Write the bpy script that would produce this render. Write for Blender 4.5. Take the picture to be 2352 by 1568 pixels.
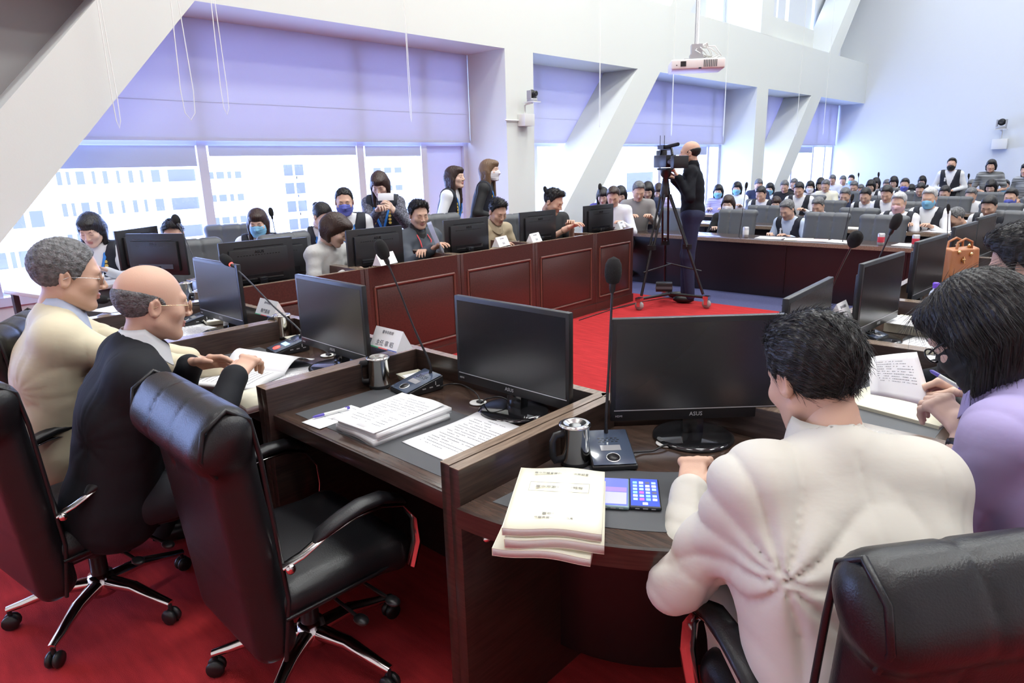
import bpy, bmesh, math, random
import numpy as np
from mathutils import Matrix, Vector
random.seed(7); rng = np.random.default_rng(7)
SC = bpy.context.scene; COL = SC.collection
for o in list(bpy.data.objects): bpy.data.objects.remove(o)
PI = math.pi; R = math.radians
# ---------------------------------------------------------------- camera
F = 1540.0; PITCH = R(14.75); ROLL = R(-1.5); H = 1.54; AZ = R(43)
f0 = np.array([-math.sin(AZ), math.cos(AZ), 0]); r0 = np.array([math.cos(AZ), math.sin(AZ), 0])
FWD = math.cos(PITCH)*f0 + np.array([0, 0, -math.sin(PITCH)])
u0 = np.cross(r0, FWD)
RIGHT = math.cos(ROLL)*r0 + math.sin(ROLL)*u0; UP = -math.sin(ROLL)*r0 + math.cos(ROLL)*u0
CP = np.array([0, 0, H])
cd = bpy.data.cameras.new('camera'); cam = bpy.data.objects.new('camera', cd); COL.objects.link(cam)
cam.matrix_world = Matrix([[RIGHT[i], UP[i], -FWD[i], CP[i]] for i in range(3)] + [[0, 0, 0, 1]])
cd.sensor_width = 36; cd.lens = F*36/2352; cd.clip_start = .05; cd.clip_end = 400
SC.camera = cam
def ray(px, py): return (px-1176)/F*RIGHT - (py-784)/F*UP + FWD
def atz(px, py, z): d = ray(px, py); return CP + d*((z-H)/d[2])
def aty(px, py, y): d = ray(px, py); return CP + d*(y/d[1])
def atx(px, py, x): d = ray(px, py); return CP + d*(x/d[0])
def atd(px, py, t): return CP + ray(px, py)*t
# ---------------------------------------------------------------- view, world, light
vs = SC.view_settings; vs.view_transform = 'Standard'; vs.look = 'None'; vs.exposure = 0.55; vs.gamma = 1; vs.use_curve_mapping = False
SC.cycles.max_bounces = 8; SC.cycles.diffuse_bounces = 4; SC.cycles.glossy_bounces = 3; SC.cycles.transmission_bounces = 4; SC.cycles.transparent_max_bounces = 6
SC.cycles.sample_clamp_indirect = 6; SC.cycles.caustics_reflective = False; SC.cycles.caustics_refractive = False
W = bpy.data.worlds.new('daylight'); SC.world = W; W.use_nodes = True
wb = W.node_tree.nodes['Background']; wb.inputs[0].default_value = (.40, .53, 1.0, 1); wb.inputs[1].default_value = 9.0
def area(name, loc, size, power, color, rot=(0, 0, 0), portal=False):
    l = bpy.data.lights.new(name, 'AREA'); l.shape = 'RECTANGLE'; l.size, l.size_y = size; l.energy = power; l.color = color
    o = bpy.data.objects.new(name, l); COL.objects.link(o); o.location = loc; o.rotation_euler = rot
    if portal: l.cycles.is_portal = True
    return o
# daylight falls in through the window band; these only steer sampling (light portals)
area('window_portal', (-7.62, 6.5, 1.2), (14, 2.0), 1, (1, 1, 1), (0, R(-90), 0), True).data.size = 2.0
bpy.data.objects['window_portal'].data.size_y = 17
# ceiling luminaires: a grid of rectangular lamps in the ceiling (their bodies are built with the ceiling)
CEIL = 8.2
LAMPS = [(x, y) for x in (-4.4, -.6, 3.2) for y in (-.6, 3.6, 7.8, 12.0, 16.2, 20.4)]
for (x, y) in LAMPS:
    area('ceiling_lamp_light', (x, y, CEIL-.06), (1.2, 1.2), (48 if y < 1 else 120 if y < 9 else 85 if y < 14 else 55), (.95, 1, .965))
# ---------------------------------------------------------------- materials
MT = {}
def mat(name, color, rough=.5, metal=0, spec=None, bump=None, var=None, coat=0, emit=None, alpha=None, trans=0, sheen=0):
    """bump=(scale, strength[, stretch vec]) noise bump; var=(scale, amount[, stretch]) colour variation of the material itself"""
    if name in MT: return MT[name]
    m = bpy.data.materials.new(name); m.use_nodes = True; nt = m.node_tree; b = nt.nodes['Principled BSDF']
    c = tuple(color)+(1,) if len(color) == 3 else color
    b.inputs['Base Color'].default_value = c; b.inputs['Roughness'].default_value = rough; b.inputs['Metallic'].default_value = metal
    if spec is not None: b.inputs['Specular IOR Level'].default_value = spec
    if coat: b.inputs['Coat Weight'].default_value = coat; b.inputs['Coat Roughness'].default_value = .08
    if sheen: b.inputs['Sheen Weight'].default_value = sheen
    if trans: b.inputs['Transmission Weight'].default_value = trans
    if emit: b.inputs['Emission Color'].default_value = tuple(emit[0])+(1,); b.inputs['Emission Strength'].default_value = emit[1]
    def coords(st):
        tc = nt.nodes.new('ShaderNodeTexCoord'); mp = nt.nodes.new('ShaderNodeMapping'); mp.inputs['Scale'].default_value = st
        nt.links.new(tc.outputs['Object'], mp.inputs['Vector']); return mp.outputs[0]
    if bump:
        n = nt.nodes.new('ShaderNodeTexNoise'); n.inputs['Scale'].default_value = bump[0]; n.inputs['Detail'].default_value = 3
        nt.links.new(coords(bump[2] if len(bump) > 2 else (1, 1, 1)), n.inputs['Vector'])
        bp = nt.nodes.new('ShaderNodeBump'); bp.inputs['Strength'].default_value = bump[1]; bp.inputs['Distance'].default_value = .01
        nt.links.new(n.outputs[0], bp.inputs['Height']); nt.links.new(bp.outputs[0], b.inputs['Normal'])
    if var:
        n = nt.nodes.new('ShaderNodeTexNoise'); n.inputs['Scale'].default_value = var[0]; n.inputs['Detail'].default_value = 6
        nt.links.new(coords(var[2] if len(var) > 2 else (1, 1, 1)), n.inputs['Vector'])
        rp = nt.nodes.new('ShaderNodeValToRGB'); e = rp.color_ramp.elements
        e[0].position = .32; e[1].position = .68
        e[0].color = tuple(max(0, v*(1-var[1])) for v in c[:3])+(1,); e[1].color = tuple(min(1, v*(1+var[1])) for v in c[:3])+(1,)
        nt.links.new(n.outputs[0], rp.inputs[0]); nt.links.new(rp.outputs[0], b.inputs['Base Color'])
    MT[name] = m; return m
wall_m = mat('wall_paint', (.68, .70, .665), .75, bump=(60, .04))
ceil_m = mat('ceiling_paint', (.8, .8, .78), .8)
endwall_m = mat('end_wall_paint', (.66, .69, .73), .8, bump=(40, .04))
red_m = mat('red_carpet', (.47, .030, .034), .95, bump=(420, .6), var=(5, .16, (1, 6, 1)), spec=.15)
blue_m = mat('blue_carpet', (.085, .090, .19), .95, bump=(420, .5), var=(60, .1), spec=.15)
woodtop_m = mat('dark_walnut_top', (.060, .036, .027), .20, var=(9, .38, (1.2, 14, 14)), coat=.25)
wood_m = mat('dark_walnut', (.036, .021, .017), .28, var=(9, .4, (1, 1, 16)), coat=.2)
woodsheen_m = mat('walnut_edge_sheen', (.235, .170, .125), .25, var=(7, .3, (16, 1.5, 16)), coat=.3)  # light reflected by the edges, put into the colour as paler walnut
mahog_m = mat('mahogany_panel', (.070, .026, .021), .33, var=(8, .22, (10, 1, 10)), coat=.15)
mahogedge_m = mat('mahogany_moulding', (.15, .06, .045), .3, coat=.2)
blackwood_m = mat('black_lacquered_wood', (.010, .005, .006), .35, coat=.08)
inlay_m = mat('desk_leather_inlay', (.070, .073, .080), .42, bump=(900, .12))
leather_m = mat('black_leather', (.010, .010, .012), .36, bump=(260, .10), spec=.42)
greyleather_m = mat('grey_leather', (.085, .09, .10), .45, bump=(200, .10))
chrome_m = mat('chrome', (.72, .70, .68), .12, 1)
steel_m = mat('stainless_steel', (.70, .69, .66), .13, 1)
plastic_m = mat('black_plastic', (.014, .014, .016), .35)
gloss_m = mat('glossy_black_plastic', (.012, .012, .014), .07, coat=.5)
screen_m = mat('switched_off_screen', (.016, .016, .019), .24, spec=.6)
foam_m = mat('black_foam', (.010, .010, .011), .95, bump=(900, .7))
paper_m = mat('white_paper', (.84, .84, .86), .6)
ink_m = mat('printed_ink', (.16, .16, .19), .7)
cream_m = mat('cream_book_cover', (.80, .77, .61), .55)
pages_m = mat('page_edges', (.62, .56, .54), .8, bump=(400, .3, (.1, .1, 14)))
whitep_m = mat('white_plastic', (.74, .74, .72), .4)
creamp_m = mat('cream_plastic', (.72, .70, .58), .45)
silver_m = mat('silver_print', (.55, .55, .57), .35, .6)
white_m = mat('white_laminate', (.72, .73, .78), .35)
blind_m = mat('roller_blind_fabric', (.66, .67, .74), .85, bump=(700, .1))
nt = blind_m.node_tree; tr = nt.nodes.new('ShaderNodeBsdfTranslucent'); tr.inputs[0].default_value = (.68, .62, .72, 1); mx = nt.nodes.new('ShaderNodeMixShader'); mx.inputs[0].default_value = .24
nt.links.new(nt.nodes['Principled BSDF'].outputs[0], mx.inputs[1]); nt.links.new(tr.outputs[0], mx.inputs[2]); nt.links.new(mx.outputs[0], nt.nodes['Material Output'].inputs[0])
frame_m = mat('window_frame_metal', (.62, .62, .70), .45)
cord_m = mat('white_cord', (.82, .82, .78), .7)
glass_m = None
# ---------------------------------------------------------------- mesh helpers
class MB:
    def __init__(s): s.v = []; s.f = []; s.sm = []; s.mi = []; s.m = 0
    def add(s, vs_, fs, smooth=False):
        n = len(s.v); s.v += [tuple(map(float, p)) for p in vs_]
        for f in fs: s.f.append(tuple(n+i for i in f)); s.sm.append(smooth); s.mi.append(s.m)
        return s
    def box(s, c, d, rz=0, M=None):
        x, y, z = d[0]/2, d[1]/2, d[2]/2
        P = [Vector((i*x, j*y, k*z)) for k in (-1, 1) for j in (-1, 1) for i in (-1, 1)]
        Q = (M or Matrix.Rotation(rz, 3, 'Z'))
        P = [Q @ p + Vector(c) for p in P]
        return s.add(P, [(0, 2, 3, 1), (4, 5, 7, 6), (0, 1, 5, 4), (2, 6, 7, 3), (0, 4, 6, 2), (1, 3, 7, 5)])
    def b2(s, lo, hi):
        return s.box([(lo[i]+hi[i])/2 for i in range(3)], [abs(hi[i]-lo[i]) for i in range(3)])
    def prism(s, poly, vec, smooth=False):
        """poly: 3D points of a planar outline, extruded by vec"""
        n = len(poly); p = [Vector(q) for q in poly]; q = [a+Vector(vec) for a in p]
        return s.add(p+q, [tuple(range(n))[::-1], tuple(range(n, 2*n))]+[(i, (i+1) % n, n+(i+1) % n, n+i) for i in range(n)], smooth)
    def tube(s, pts, r, n=8, caps=True, smooth=True):
        pts = [Vector(p) for p in pts]; m = len(pts)
        rr = [r]*m if not hasattr(r, '__len__') else r
        rings = []; up = None
        for i, p in enumerate(pts):
            t = (pts[min(i+1, m-1)]-pts[max(i-1, 0)]).normalized()
            if up is None: up = Vector((0, 0, 1)) if abs(t.z) < .9 else Vector((1, 0, 0))
            a = t.cross(up).normalized(); b = a.cross(t).normalized(); up = b
            rx, ry = (rr[i] if hasattr(rr[i], '__len__') else (rr[i], rr[i]))
            rings.append([p+a*(math.cos(2*PI*k/n)*rx)+b*(math.sin(2*PI*k/n)*ry) for k in range(n)])
        v = [q for g in rings for q in g]; f = []
        for i in range(m-1):
            for k in range(n): f.append((i*n+k, i*n+(k+1) % n, (i+1)*n+(k+1) % n, (i+1)*n+k))
        s.add(v, f, smooth)
        if caps: s.add(rings[0], [tuple(range(n))[::-1]]); s.add(rings[-1], [tuple(range(n))])
        return s
    def lathe(s, prof, c=(0, 0, 0), n=24, smooth=True, M=None):
        """prof: list of (r, z)"""
        v = []; f = []; Q = M or Matrix.Identity(3); c = Vector(c)
        for (r, z) in prof:
            for k in range(n): v.append(Q @ Vector((r*math.cos(2*PI*k/n), r*math.sin(2*PI*k/n), z))+c)
        for i in range(len(prof)-1):
            for k in range(n): f.append((i*n+k, i*n+(k+1) % n, (i+1)*n+(k+1) % n, (i+1)*n+k))
        s.add(v, f, smooth)
        if prof[0][0] > 1e-5: s.add(v[:n], [tuple(range(n))[::-1]])
        if prof[-1][0] > 1e-5: s.add(v[-n:], [tuple(range(n))])
        return s
    def ball(s, c, r, n=14):
        r = (r, r, r) if not hasattr(r, '__len__') else r
        v = []; f = []; m = n//2
        for i in range(m+1):
            a = PI*i/m
            for k in range(n): v.append((c[0]+r[0]*math.sin(a)*math.cos(2*PI*k/n), c[1]+r[1]*math.sin(a)*math.sin(2*PI*k/n), c[2]-r[2]*math.cos(a)))
        for i in range(m):
            for k in range(n): f.append((i*n+k, i*n+(k+1) % n, (i+1)*n+(k+1) % n, (i+1)*n+k))
        return s.add(v, f, True)
    def grid(s, P, smooth=True, thick=None):
        """P[i][j] points -> sheet; thick=vector gives it a second side and rim"""
        a, b = len(P), len(P[0]); v = [q for r_ in P for q in r_]
        f = [(i*b+j, (i+1)*b+j, (i+1)*b+j+1, i*b+j+1) for i in range(a-1) for j in range(b-1)]
        if thick is not None:
            t = Vector(thick); n = a*b; v = v+[Vector(q)+t for q in v]
            f = f+[tuple(n+k for k in g[::-1]) for g in f]
            rim = [i*b for i in range(a)]+[(a-1)*b+j for j in range(1, b)]+[i*b+b-1 for i in range(a-2, -1, -1)]+[j for j in range(b-2, 0, -1)]
            for i in range(len(rim)):
                p, q = rim[i], rim[(i+1) % len(rim)]; f.append((p, n+p, n+q, q))
        return s.add(v, f, smooth)
    def mesh(s, name, mats):
        me = bpy.data.meshes.new(name); me.from_pydata(s.v, [], s.f)
        me.polygons.foreach_set('use_smooth', s.sm); me.polygons.foreach_set('material_index', s.mi)
        for m in (mats if isinstance(mats, (list, tuple)) else [mats]): me.materials.append(m)
        me.update(); return me
    def build(s, name, mats, parent=None, bevel=0, seg=2, fixn=True):
        me = s.mesh(name, mats)
        if fixn or bevel:
            bm = bmesh.new(); bm.from_mesh(me)
            if bevel:
                bmesh.ops.remove_doubles(bm, verts=bm.verts, dist=1e-6)
                ed = [e for e in bm.edges if len(e.link_faces) == 2 and e.calc_face_angle(0) > .6]
                bmesh.ops.bevel(bm, geom=ed, offset=bevel, segments=seg, affect='EDGES', profile=.5, clamp_overlap=True)
                for f in bm.faces: f.smooth = True
            bmesh.ops.recalc_face_normals(bm, faces=bm.faces); bm.to_mesh(me); bm.free()
            if bevel:
                try: me.set_sharp_from_angle(angle=R(40))
                except Exception: pass
        return link(name, me, parent)
def link(name, me, parent=None):
    o = bpy.data.objects.new(name, me); COL.objects.link(o)
    if parent is not None: o.parent = parent
    return o
def empty(name, loc=(0, 0, 0), rz=0, label=None, cat=None, group=None):
    o = bpy.data.objects.new(name, None); COL.objects.link(o); o.location = loc; o.rotation_euler = (0, 0, rz); o.empty_display_size = .1
    tag(o, label, cat, group); return o
def tag(o, label=None, cat=None, group=None, kind=None):
    if label: o['label'] = label
    if cat: o['category'] = cat
    if group: o['group'] = group
    if kind: o['kind'] = kind
    return o
def st(o): o['kind'] = 'structure'; return o
KIDS = {}
def copy_tree(o, parent=None):
    c = o.copy(); COL.objects.link(c)
    if parent is not None: c.parent = parent
    for ch in list(o.children): copy_tree(ch, c)
    return c
def put(o, loc, rz=None, label=None, group=None):
    o.location = loc
    if rz is not None: o.rotation_euler = (0, 0, rz)
    if label: o['label'] = label
    if group: o['group'] = group
    return o
def text_bits(txt, size, M, name='lettering', m=None, parent=None, depth=.0006, align='CENTER'):
    """real lettering: a text curve turned into one mesh, placed with matrix M (text lies in its local XY plane)"""
    cu = bpy.data.curves.new(name, 'FONT'); cu.body = txt; cu.size = size; cu.extrude = depth; cu.align_x = align; cu.align_y = 'CENTER'; cu.resolution_u = 2
    t = bpy.data.objects.new(name, cu); COL.objects.link(t)
    dg = bpy.context.evaluated_depsgraph_get(); me = bpy.data.meshes.new_from_object(t.evaluated_get(dg)); bpy.data.objects.remove(t)
    me.transform(M); me.materials.clear(); me.materials.append(m or ink_m)
    return link(name, me, parent) if parent is not None else me
# ---------------------------------------------------------------- smooth implicit surfaces for people and upholstery
def rotm(rx=0, ry=0, rz=0): return np.array((Matrix.Rotation(rz, 3, 'Z') @ Matrix.Rotation(ry, 3, 'Y') @ Matrix.Rotation(rx, 3, 'X')))
class S:
    def __init__(s): s.ops = []
    def cap(s, a, b, ra, rb=None, k=.02, op='+'): s.ops.append(('c', np.array(a, float), np.array(b, float), ra, ra if rb is None else rb, k, op)); return s
    def ell(s, c, r, rot=None, k=.02, op='+'): s.ops.append(('e', np.array(c, float), np.array(r, float), rot, None, k, op)); return s
    def box(s, c, h, rnd=.01, rot=None, k=.01, op='+'): s.ops.append(('b', np.array(c, float), np.array(h, float), rot, rnd, k, op)); return s
    def fn(s, f, k=.005, op='&'): s.ops.append(('f', f, None, None, None, k, op)); return s
    def mod(s, f): s.ops.append(('m', f, None, None, None, 0, 'm')); return s
    def ev(s, P):
        d = np.full(len(P), 9.0)
        for t, a, b, c, e, k, op in s.ops:
            if t == 'm': d = a(P, d); continue
            if t == 'c':
                ab = b-a; L = max(ab@ab, 1e-12); pa = P-a; h = np.clip(pa@ab/L, 0, 1)
                q = np.linalg.norm(pa-h[:, None]*ab, axis=1)-(c+(e-c)*h)
            elif t == 'e':
                p = P-a
                if c is not None: p = p@c
                k0 = np.linalg.norm(p/b, axis=1); k1 = np.linalg.norm(p/(b*b), axis=1)+1e-9; q = k0*(k0-1)/k1
            elif t == 'b':
                p = P-a
                if c is not None: p = p@c
                w = np.abs(p)-(b-e); q = np.linalg.norm(np.maximum(w, 0), axis=1)+np.minimum(w.max(1), 0)-e
            else: q = a(P)
            if op == '+': h = np.clip(.5+.5*(q-d)/k, 0, 1); d = q*(1-h)+d*h-k*h*(1-h)
            elif op == '-': h = np.clip(.5-.5*(q+d)/k, 0, 1); d = d*(1-h)-q*h+k*h*(1-h)
            else: h = np.clip(.5-.5*(q-d)/k, 0, 1); d = q*(1-h)+d*h+k*h*(1-h)
        return d
_E = [(0, 1), (2, 3), (4, 5), (6, 7), (0, 2), (1, 3), (4, 6), (5, 7), (0, 4), (1, 5), (2, 6), (3, 7)]
def polyg(sdf, lo, hi, h):
    lo = np.array(lo, float); n = np.ceil((np.array(hi, float)-lo)/h).astype(int)+1
    ax = [lo[i]+h*np.arange(n[i]) for i in range(3)]
    val = np.empty(n, np.float32)
    X, Y = np.meshgrid(ax[0], ax[1], indexing='ij'); base = np.stack([X.ravel(), Y.ravel()], 1)
    ch = max(1, 160000//len(base))
    for k0 in range(0, n[2], ch):
        zs = ax[2][k0:k0+ch]
        P = np.concatenate([np.repeat(base, len(zs), 0), np.tile(zs, len(base))[:, None]], 1)
        val[:, :, k0:k0+ch] = sdf.ev(P).reshape(n[0], n[1], len(zs))
    sg = val < 0
    c = sum(sg[i:n[0]-1+i, j:n[1]-1+j, k:n[2]-1+k].astype(np.int8) for i in (0, 1) for j in (0, 1) for k in (0, 1))
    ids = np.argwhere((c > 0) & (c < 8))
    if len(ids) == 0: return np.zeros((0, 3)), []
    corner = np.array([(i, j, k) for k in (0, 1) for j in (0, 1) for i in (0, 1)])
    cv = np.stack([val[tuple((ids+q).T)] for q in corner], 1).astype(float)
    acc = np.zeros((len(ids), 3)); cnt = np.zeros(len(ids))
    for a, b in _E:
        m = (cv[:, a] < 0) != (cv[:, b] < 0); den = cv[:, a]-cv[:, b]; den[~m] = 1; t = np.clip(cv[:, a]/den, 0, 1)
        acc += m[:, None]*(corner[a]+t[:, None]*(corner[b]-corner[a])); cnt += m
    V = lo+h*(ids+acc/cnt[:, None])
    mp = -np.ones(n, np.int64); mp[tuple(ids.T)] = np.arange(len(ids))
    F_ = []
    for axn in range(3):
        sl0 = [slice(None)]*3; sl1 = [slice(None)]*3; sl0[axn] = slice(0, -1); sl1[axn] = slice(1, None)
        e = np.argwhere(sg[tuple(sl0)] != sg[tuple(sl1)]); b1, b2 = [(1, 2), (2, 0), (0, 1)][axn]
        e = e[(e[:, b1] > 0) & (e[:, b2] > 0) & (e[:, b1] < n[b1]-1) & (e[:, b2] < n[b2]-1)]
        d1 = np.zeros(3, int); d1[b1] = 1; d2 = np.zeros(3, int); d2[b2] = 1
        q = np.stack([mp[tuple((e-d1-d2).T)], mp[tuple((e-d2).T)], mp[tuple(e.T)], mp[tuple((e-d1).T)]], 1)
        fl = sg[tuple(e.T)]; q[~fl] = q[~fl][:, ::-1]; F_.append(q)
    F_ = np.concatenate(F_); F_ = F_[(F_ >= 0).all(1)]
    return V, F_
def npmesh(name, V, Fq, mats, mi=None, M=None):
    if M is not None: V = V@np.array(M)[:3, :3].T+np.array(M)[:3, 3]
    me = bpy.data.meshes.new(name); me.vertices.add(len(V)); me.vertices.foreach_set('co', np.asarray(V, np.float32).ravel())
    Fq = np.asarray(Fq); me.loops.add(Fq.size); me.loops.foreach_set('vertex_index', Fq.astype(np.int32).ravel())
    me.polygons.add(len(Fq)); me.polygons.foreach_set('loop_start', np.arange(0, Fq.size, 4, dtype=np.int32))
    try: me.polygons.foreach_set('loop_total', np.full(len(Fq), 4, np.int32))
    except Exception: pass
    me.polygons.foreach_set('use_smooth', np.ones(len(Fq), bool))
    if mi is not None: me.polygons.foreach_set('material_index', np.asarray(mi, np.int32))
    for m in (mats if isinstance(mats, (list, tuple)) else [mats]): me.materials.append(m)
    me.update(calc_edges=True); me.validate(); return me
def sobj(name, sdf, lo, hi, h, m, parent=None):
    V, Fq = polyg(sdf, lo, hi, h); return link(name, npmesh(name, V, Fq, m), parent)
def joinm(parts):
    """parts: [(V, F, mi)] -> one"""
    Vs, Fs, Ms, n = [], [], [], 0
    for V, Fq, mi in parts:
        if len(V) == 0: continue
        Vs.append(V); Fs.append(Fq+n); Ms.append(np.full(len(Fq), mi) if np.isscalar(mi) else mi); n += len(V)
    return np.concatenate(Vs), np.concatenate(Fs), np.concatenate(Ms)
# ---------------------------------------------------------------- the room
XW, XB, YE = -6.6, -7.45, 22.9          # face of the window wall, window plane, end wall
m = MB(); m.b2((-7.6, -4, -.12), (8, 6.86, 0)); st(m.build('floor', red_m))
m = MB(); m.b2((-7.6, 6.86, -.12), (8, YE+.2, -.002)); st(m.build('floor', blue_m))
# ceiling with framed luminaires
m = MB(); m.b2((-7.6, -4, CEIL), (8, YE+.2, CEIL+.15)); st(m.build('ceiling', ceil_m))
lampglow = mat('lamp_diffuser', (.9, .9, .88), .5, emit=((1, .96, .9), 3))
for i, (x, y) in enumerate(LAMPS):
    t = empty('ceiling_lamp', (x, y, CEIL), 0, 'square white ceiling lamp, number %s along in the %s line from the windows' % (['one', 'two', 'three', 'four', 'five', 'six'][i % 6], ['first', 'second', 'third'][i//6]), 'lamp', 'square ceiling lamps')
    m = MB()
    for a, b in (((-.66, -.66, -.05), (.66, -.6, 0)), ((-.66, .6, -.05), (.66, .66, 0)), ((-.66, -.6, -.05), (-.6, .6, 0)), ((.6, -.6, -.05), (.66, .6, 0))): m.b2(a, b)
    m.build('frame', whitep_m, t)
    m = MB(); m.b2((-.6, -.6, -.03), (.6, .6, 0)); m.build('diffuser', lampglow, t)
# beam, columns and raking braces of the window wall
m = MB(); m.b2((XB, -4, 3.05), (XW, YE, 4.15)); st(m.build('wall_left', wall_m))
cols = [(-1.02, -.45), (7.08, 7.66), (15.17, 15.78)]
for a, b in cols:
    m = MB(); m.b2((XB, a, 0), (XW+.002, b, 3.06)); m.b2((XB, a, 4.14), (XW+.002, b, CEIL)); st(m.build('wall_left', wall_m))
for k in (-1, 0, 1):
    o = 8.1*k; L = lambda z: 7.575+.913*z+o; Rr = lambda z: 8.33+.902*z+o
    for z0, z1 in ((0, 3.055), (4.145, CEIL)):
        m = MB(); m.prism([(XW+.001, L(z0), z0), (XW+.001, Rr(z0), z0), (XW+.001, Rr(z1), z1), (XW+.001, L(z1), z1)], (-.70, 0, 0)); st(m.build('wall_left', wall_m))
# sill wall, upper back wall with its slots, end wall, right and back wall
m = MB(); m.b2((XB-.12, -4, 0), (XB+.05, YE, .42)); st(m.build('wall_left', wall_m))
m = MB()
zs = (4.15, CEIL)
slots = []
for (p, q) in ((1621, 1660), (1783, 1787), (1804, 1812), (1865, 1871)):
    a = atx(p, 2, XB)[1]; b = atx(q, 2, XB)[1]; slots.append((a, b))
y = -4
for a, b in slots:
    m.b2((XB-.1, y, 4.1), (XB+.02, a, CEIL)); m.b2((XB-.1, a, 4.1), (XB+.02, b, 4.45)); y = b
m.b2((XB-.1, y, 4.1), (XB+.02, YE, CEIL)); st(m.build('wall_left', endwall_m))
m = MB(); m.b2((XB-.1, YE, -.1), (8, YE+.2, CEIL)); st(m.build('wall_end', endwall_m))
m = MB(); m.b2((8, -4, -.1), (8.2, YE+.2, CEIL)); st(m.build('wall_right', wall_m))
m = MB(); m.b2((XB-.1, -4.2, -.1), (8.2, -4, CEIL)); st(m.build('wall_back', wall_m))
# slanted shade screen inside the upper bay
m = MB(); m.b2((-7.2, 15.9, 4.15), (-6.75, 18.7, 4.62)); st(m.build('trim_1', wall_m))
# windows: frames, transoms, panes
glass_m = mat('window_glass', (1, 1, 1), 0.0); gt = glass_m.node_tree; tp = gt.nodes.new('ShaderNodeBsdfTransparent'); tp.inputs[0].default_value = (.95, .97, 1, 1); gl = gt.nodes.new('ShaderNodeBsdfGlossy'); gl.inputs[1].default_value = .0
mx = gt.nodes.new('ShaderNodeMixShader'); mx.inputs[0].default_value = .04; gt.links.new(tp.outputs[0], mx.inputs[1]); gt.links.new(gl.outputs[0], mx.inputs[2]); gt.links.new(mx.outputs[0], gt.nodes['Material Output'].inputs[0])
bays = [(-4.0, -1.02, [-2.5]), (-.45, 7.08, [1.2, 3.2, 5.2, 6.25]), (7.66, 15.17, [8.6, 10.4, 12.5, 14.6]), (15.78, 22.9, [17.5, 19.6, 21.2, 22.2])]
for i, (a, b, mu) in enumerate(bays):
    w = st(empty('window_%d' % (i+1), (XB, (a+b)/2, .42))); yc = (a+b)/2
    m = MB()
    for yy in [a+.03]+mu+[b-.03]: m.b2((-.05, yy-.05-yc, 0), (.06, yy+.05-yc, 2.63))
    m.b2((-.05, a-yc, 0), (.07, b-yc, .08)); m.b2((-.05, a-yc, 1.40), (.05, b-yc, 1.46)); m.b2((-.05, a-yc, 2.55), (.05, b-yc, 2.63))
    m.build('window_frame', frame_m, w)
    m = MB()
    if i == 1: m.b2((-.04, 6.3-yc, .08), (.0, 7.05-yc, 1.40)); m.build('blank_panel', blind_m, w)
    ed = [a]+mu+[b]
    for p, q in zip(ed[:-1], ed[1:]):
        m = MB(); m.b2((-.03, p+.06-yc, .08), (-.022, q-.06-yc, 2.55)); m.build('pane', glass_m, w)
blueblind = mat('outer_blind_fabric', (.50, .55, .70), .85)
for (a, b, lab) in [(-.4, 7.07, 'long pale lilac roller blind in the wide window bay behind the panelled desk row'),
                    (7.67, 15.16, 'pale grey roller blind in the bay behind the slanted brace and camera operator'),
                    (15.79, 22.85, 'pale blind in the farthest window bay next to the end wall')]:
    t = empty('roller_blind', (XB+.13, (a+b)/2, 3.05), 0, lab, 'blind', 'roller blinds of the window wall'); w = (b-a)/2
    m = MB(); m.b2((-.006, -w, -1.16), (.0, w, 0)); m.b2((-.007, -w, -.80), (.003, w, -.797)); m.build('fabric', blind_m, t)
    m = MB(); m.b2((-.015, -w, -1.185), (.01, w, -1.155)); m.build('bottom_rail', blind_m, t)
for j, (a, b, h) in enumerate([(.2, 3.13, .19), (3.27, 5.13, .09), (5.27, 6.18, .11), (12.6, 14.5, .15), (19.7, 21.1, .14)]):
    lab = ['blue grey inner blind lowered a little at the leftmost window', 'narrow blue grey blind above the window behind the seated woman in a blue mask', 'short blue grey blind above the window behind the woman taking a photo', 'blue grey blind strip above the window behind the camera operator', 'blue grey blind strip above the farthest window'][j]
    m = MB(); m.b2((XB+.06, a, 1.80-h), (XB+.066, b, 1.82)); tag(m.build('short_blind', blueblind), lab, 'blind')
# hanging blind cords (loops)
for (px, py, pxt, xx) in ((275, 295, 'single thin white cord hanging in front of the leftmost brace', -6.45), (439, 276, 'widest looped white blind cord hanging before the lilac blind', -6.3), (522, 264, 'looped white blind cord hanging right of the widest loop', -6.3),
                         (945, 280, 'thin white cord hanging before the right end of the lilac blind', -6.5), (1377, 292, 'thin white cord hanging before the slanted brace', -6.4), (1542, 312, 'thin white cord hanging just above the camera operator', -6.5),
                         (1661, 314, 'thin white cord hanging right of the projector', -6.5), (1828, 314, 'thin white cord hanging before the farther slanted brace', -6.5), (1890, 310, 'thin white cord in the farthest window bay', -6.5)):
    p = atx(px, py, xx); w = {439: .055, 522: .03, 275: .02}.get(px, .012); top = 8.2
    pts = [(p[0], p[1]-w*.15, top), (p[0], p[1]-w*.2, p[2]+1.6), (p[0], p[1]-w, p[2]+.25), (p[0], p[1]-w*.8, p[2]+.06), (p[0], p[1], p[2]), (p[0], p[1]+w*.8, p[2]+.06), (p[0], p[1]+w, p[2]+.25), (p[0], p[1]+w*.2, p[2]+1.6), (p[0], p[1]+w*.15, top)]
    m = MB(); m.tube(pts, .004, 5); tag(m.build('blind_cord', cord_m), pxt, 'cord')
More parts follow.
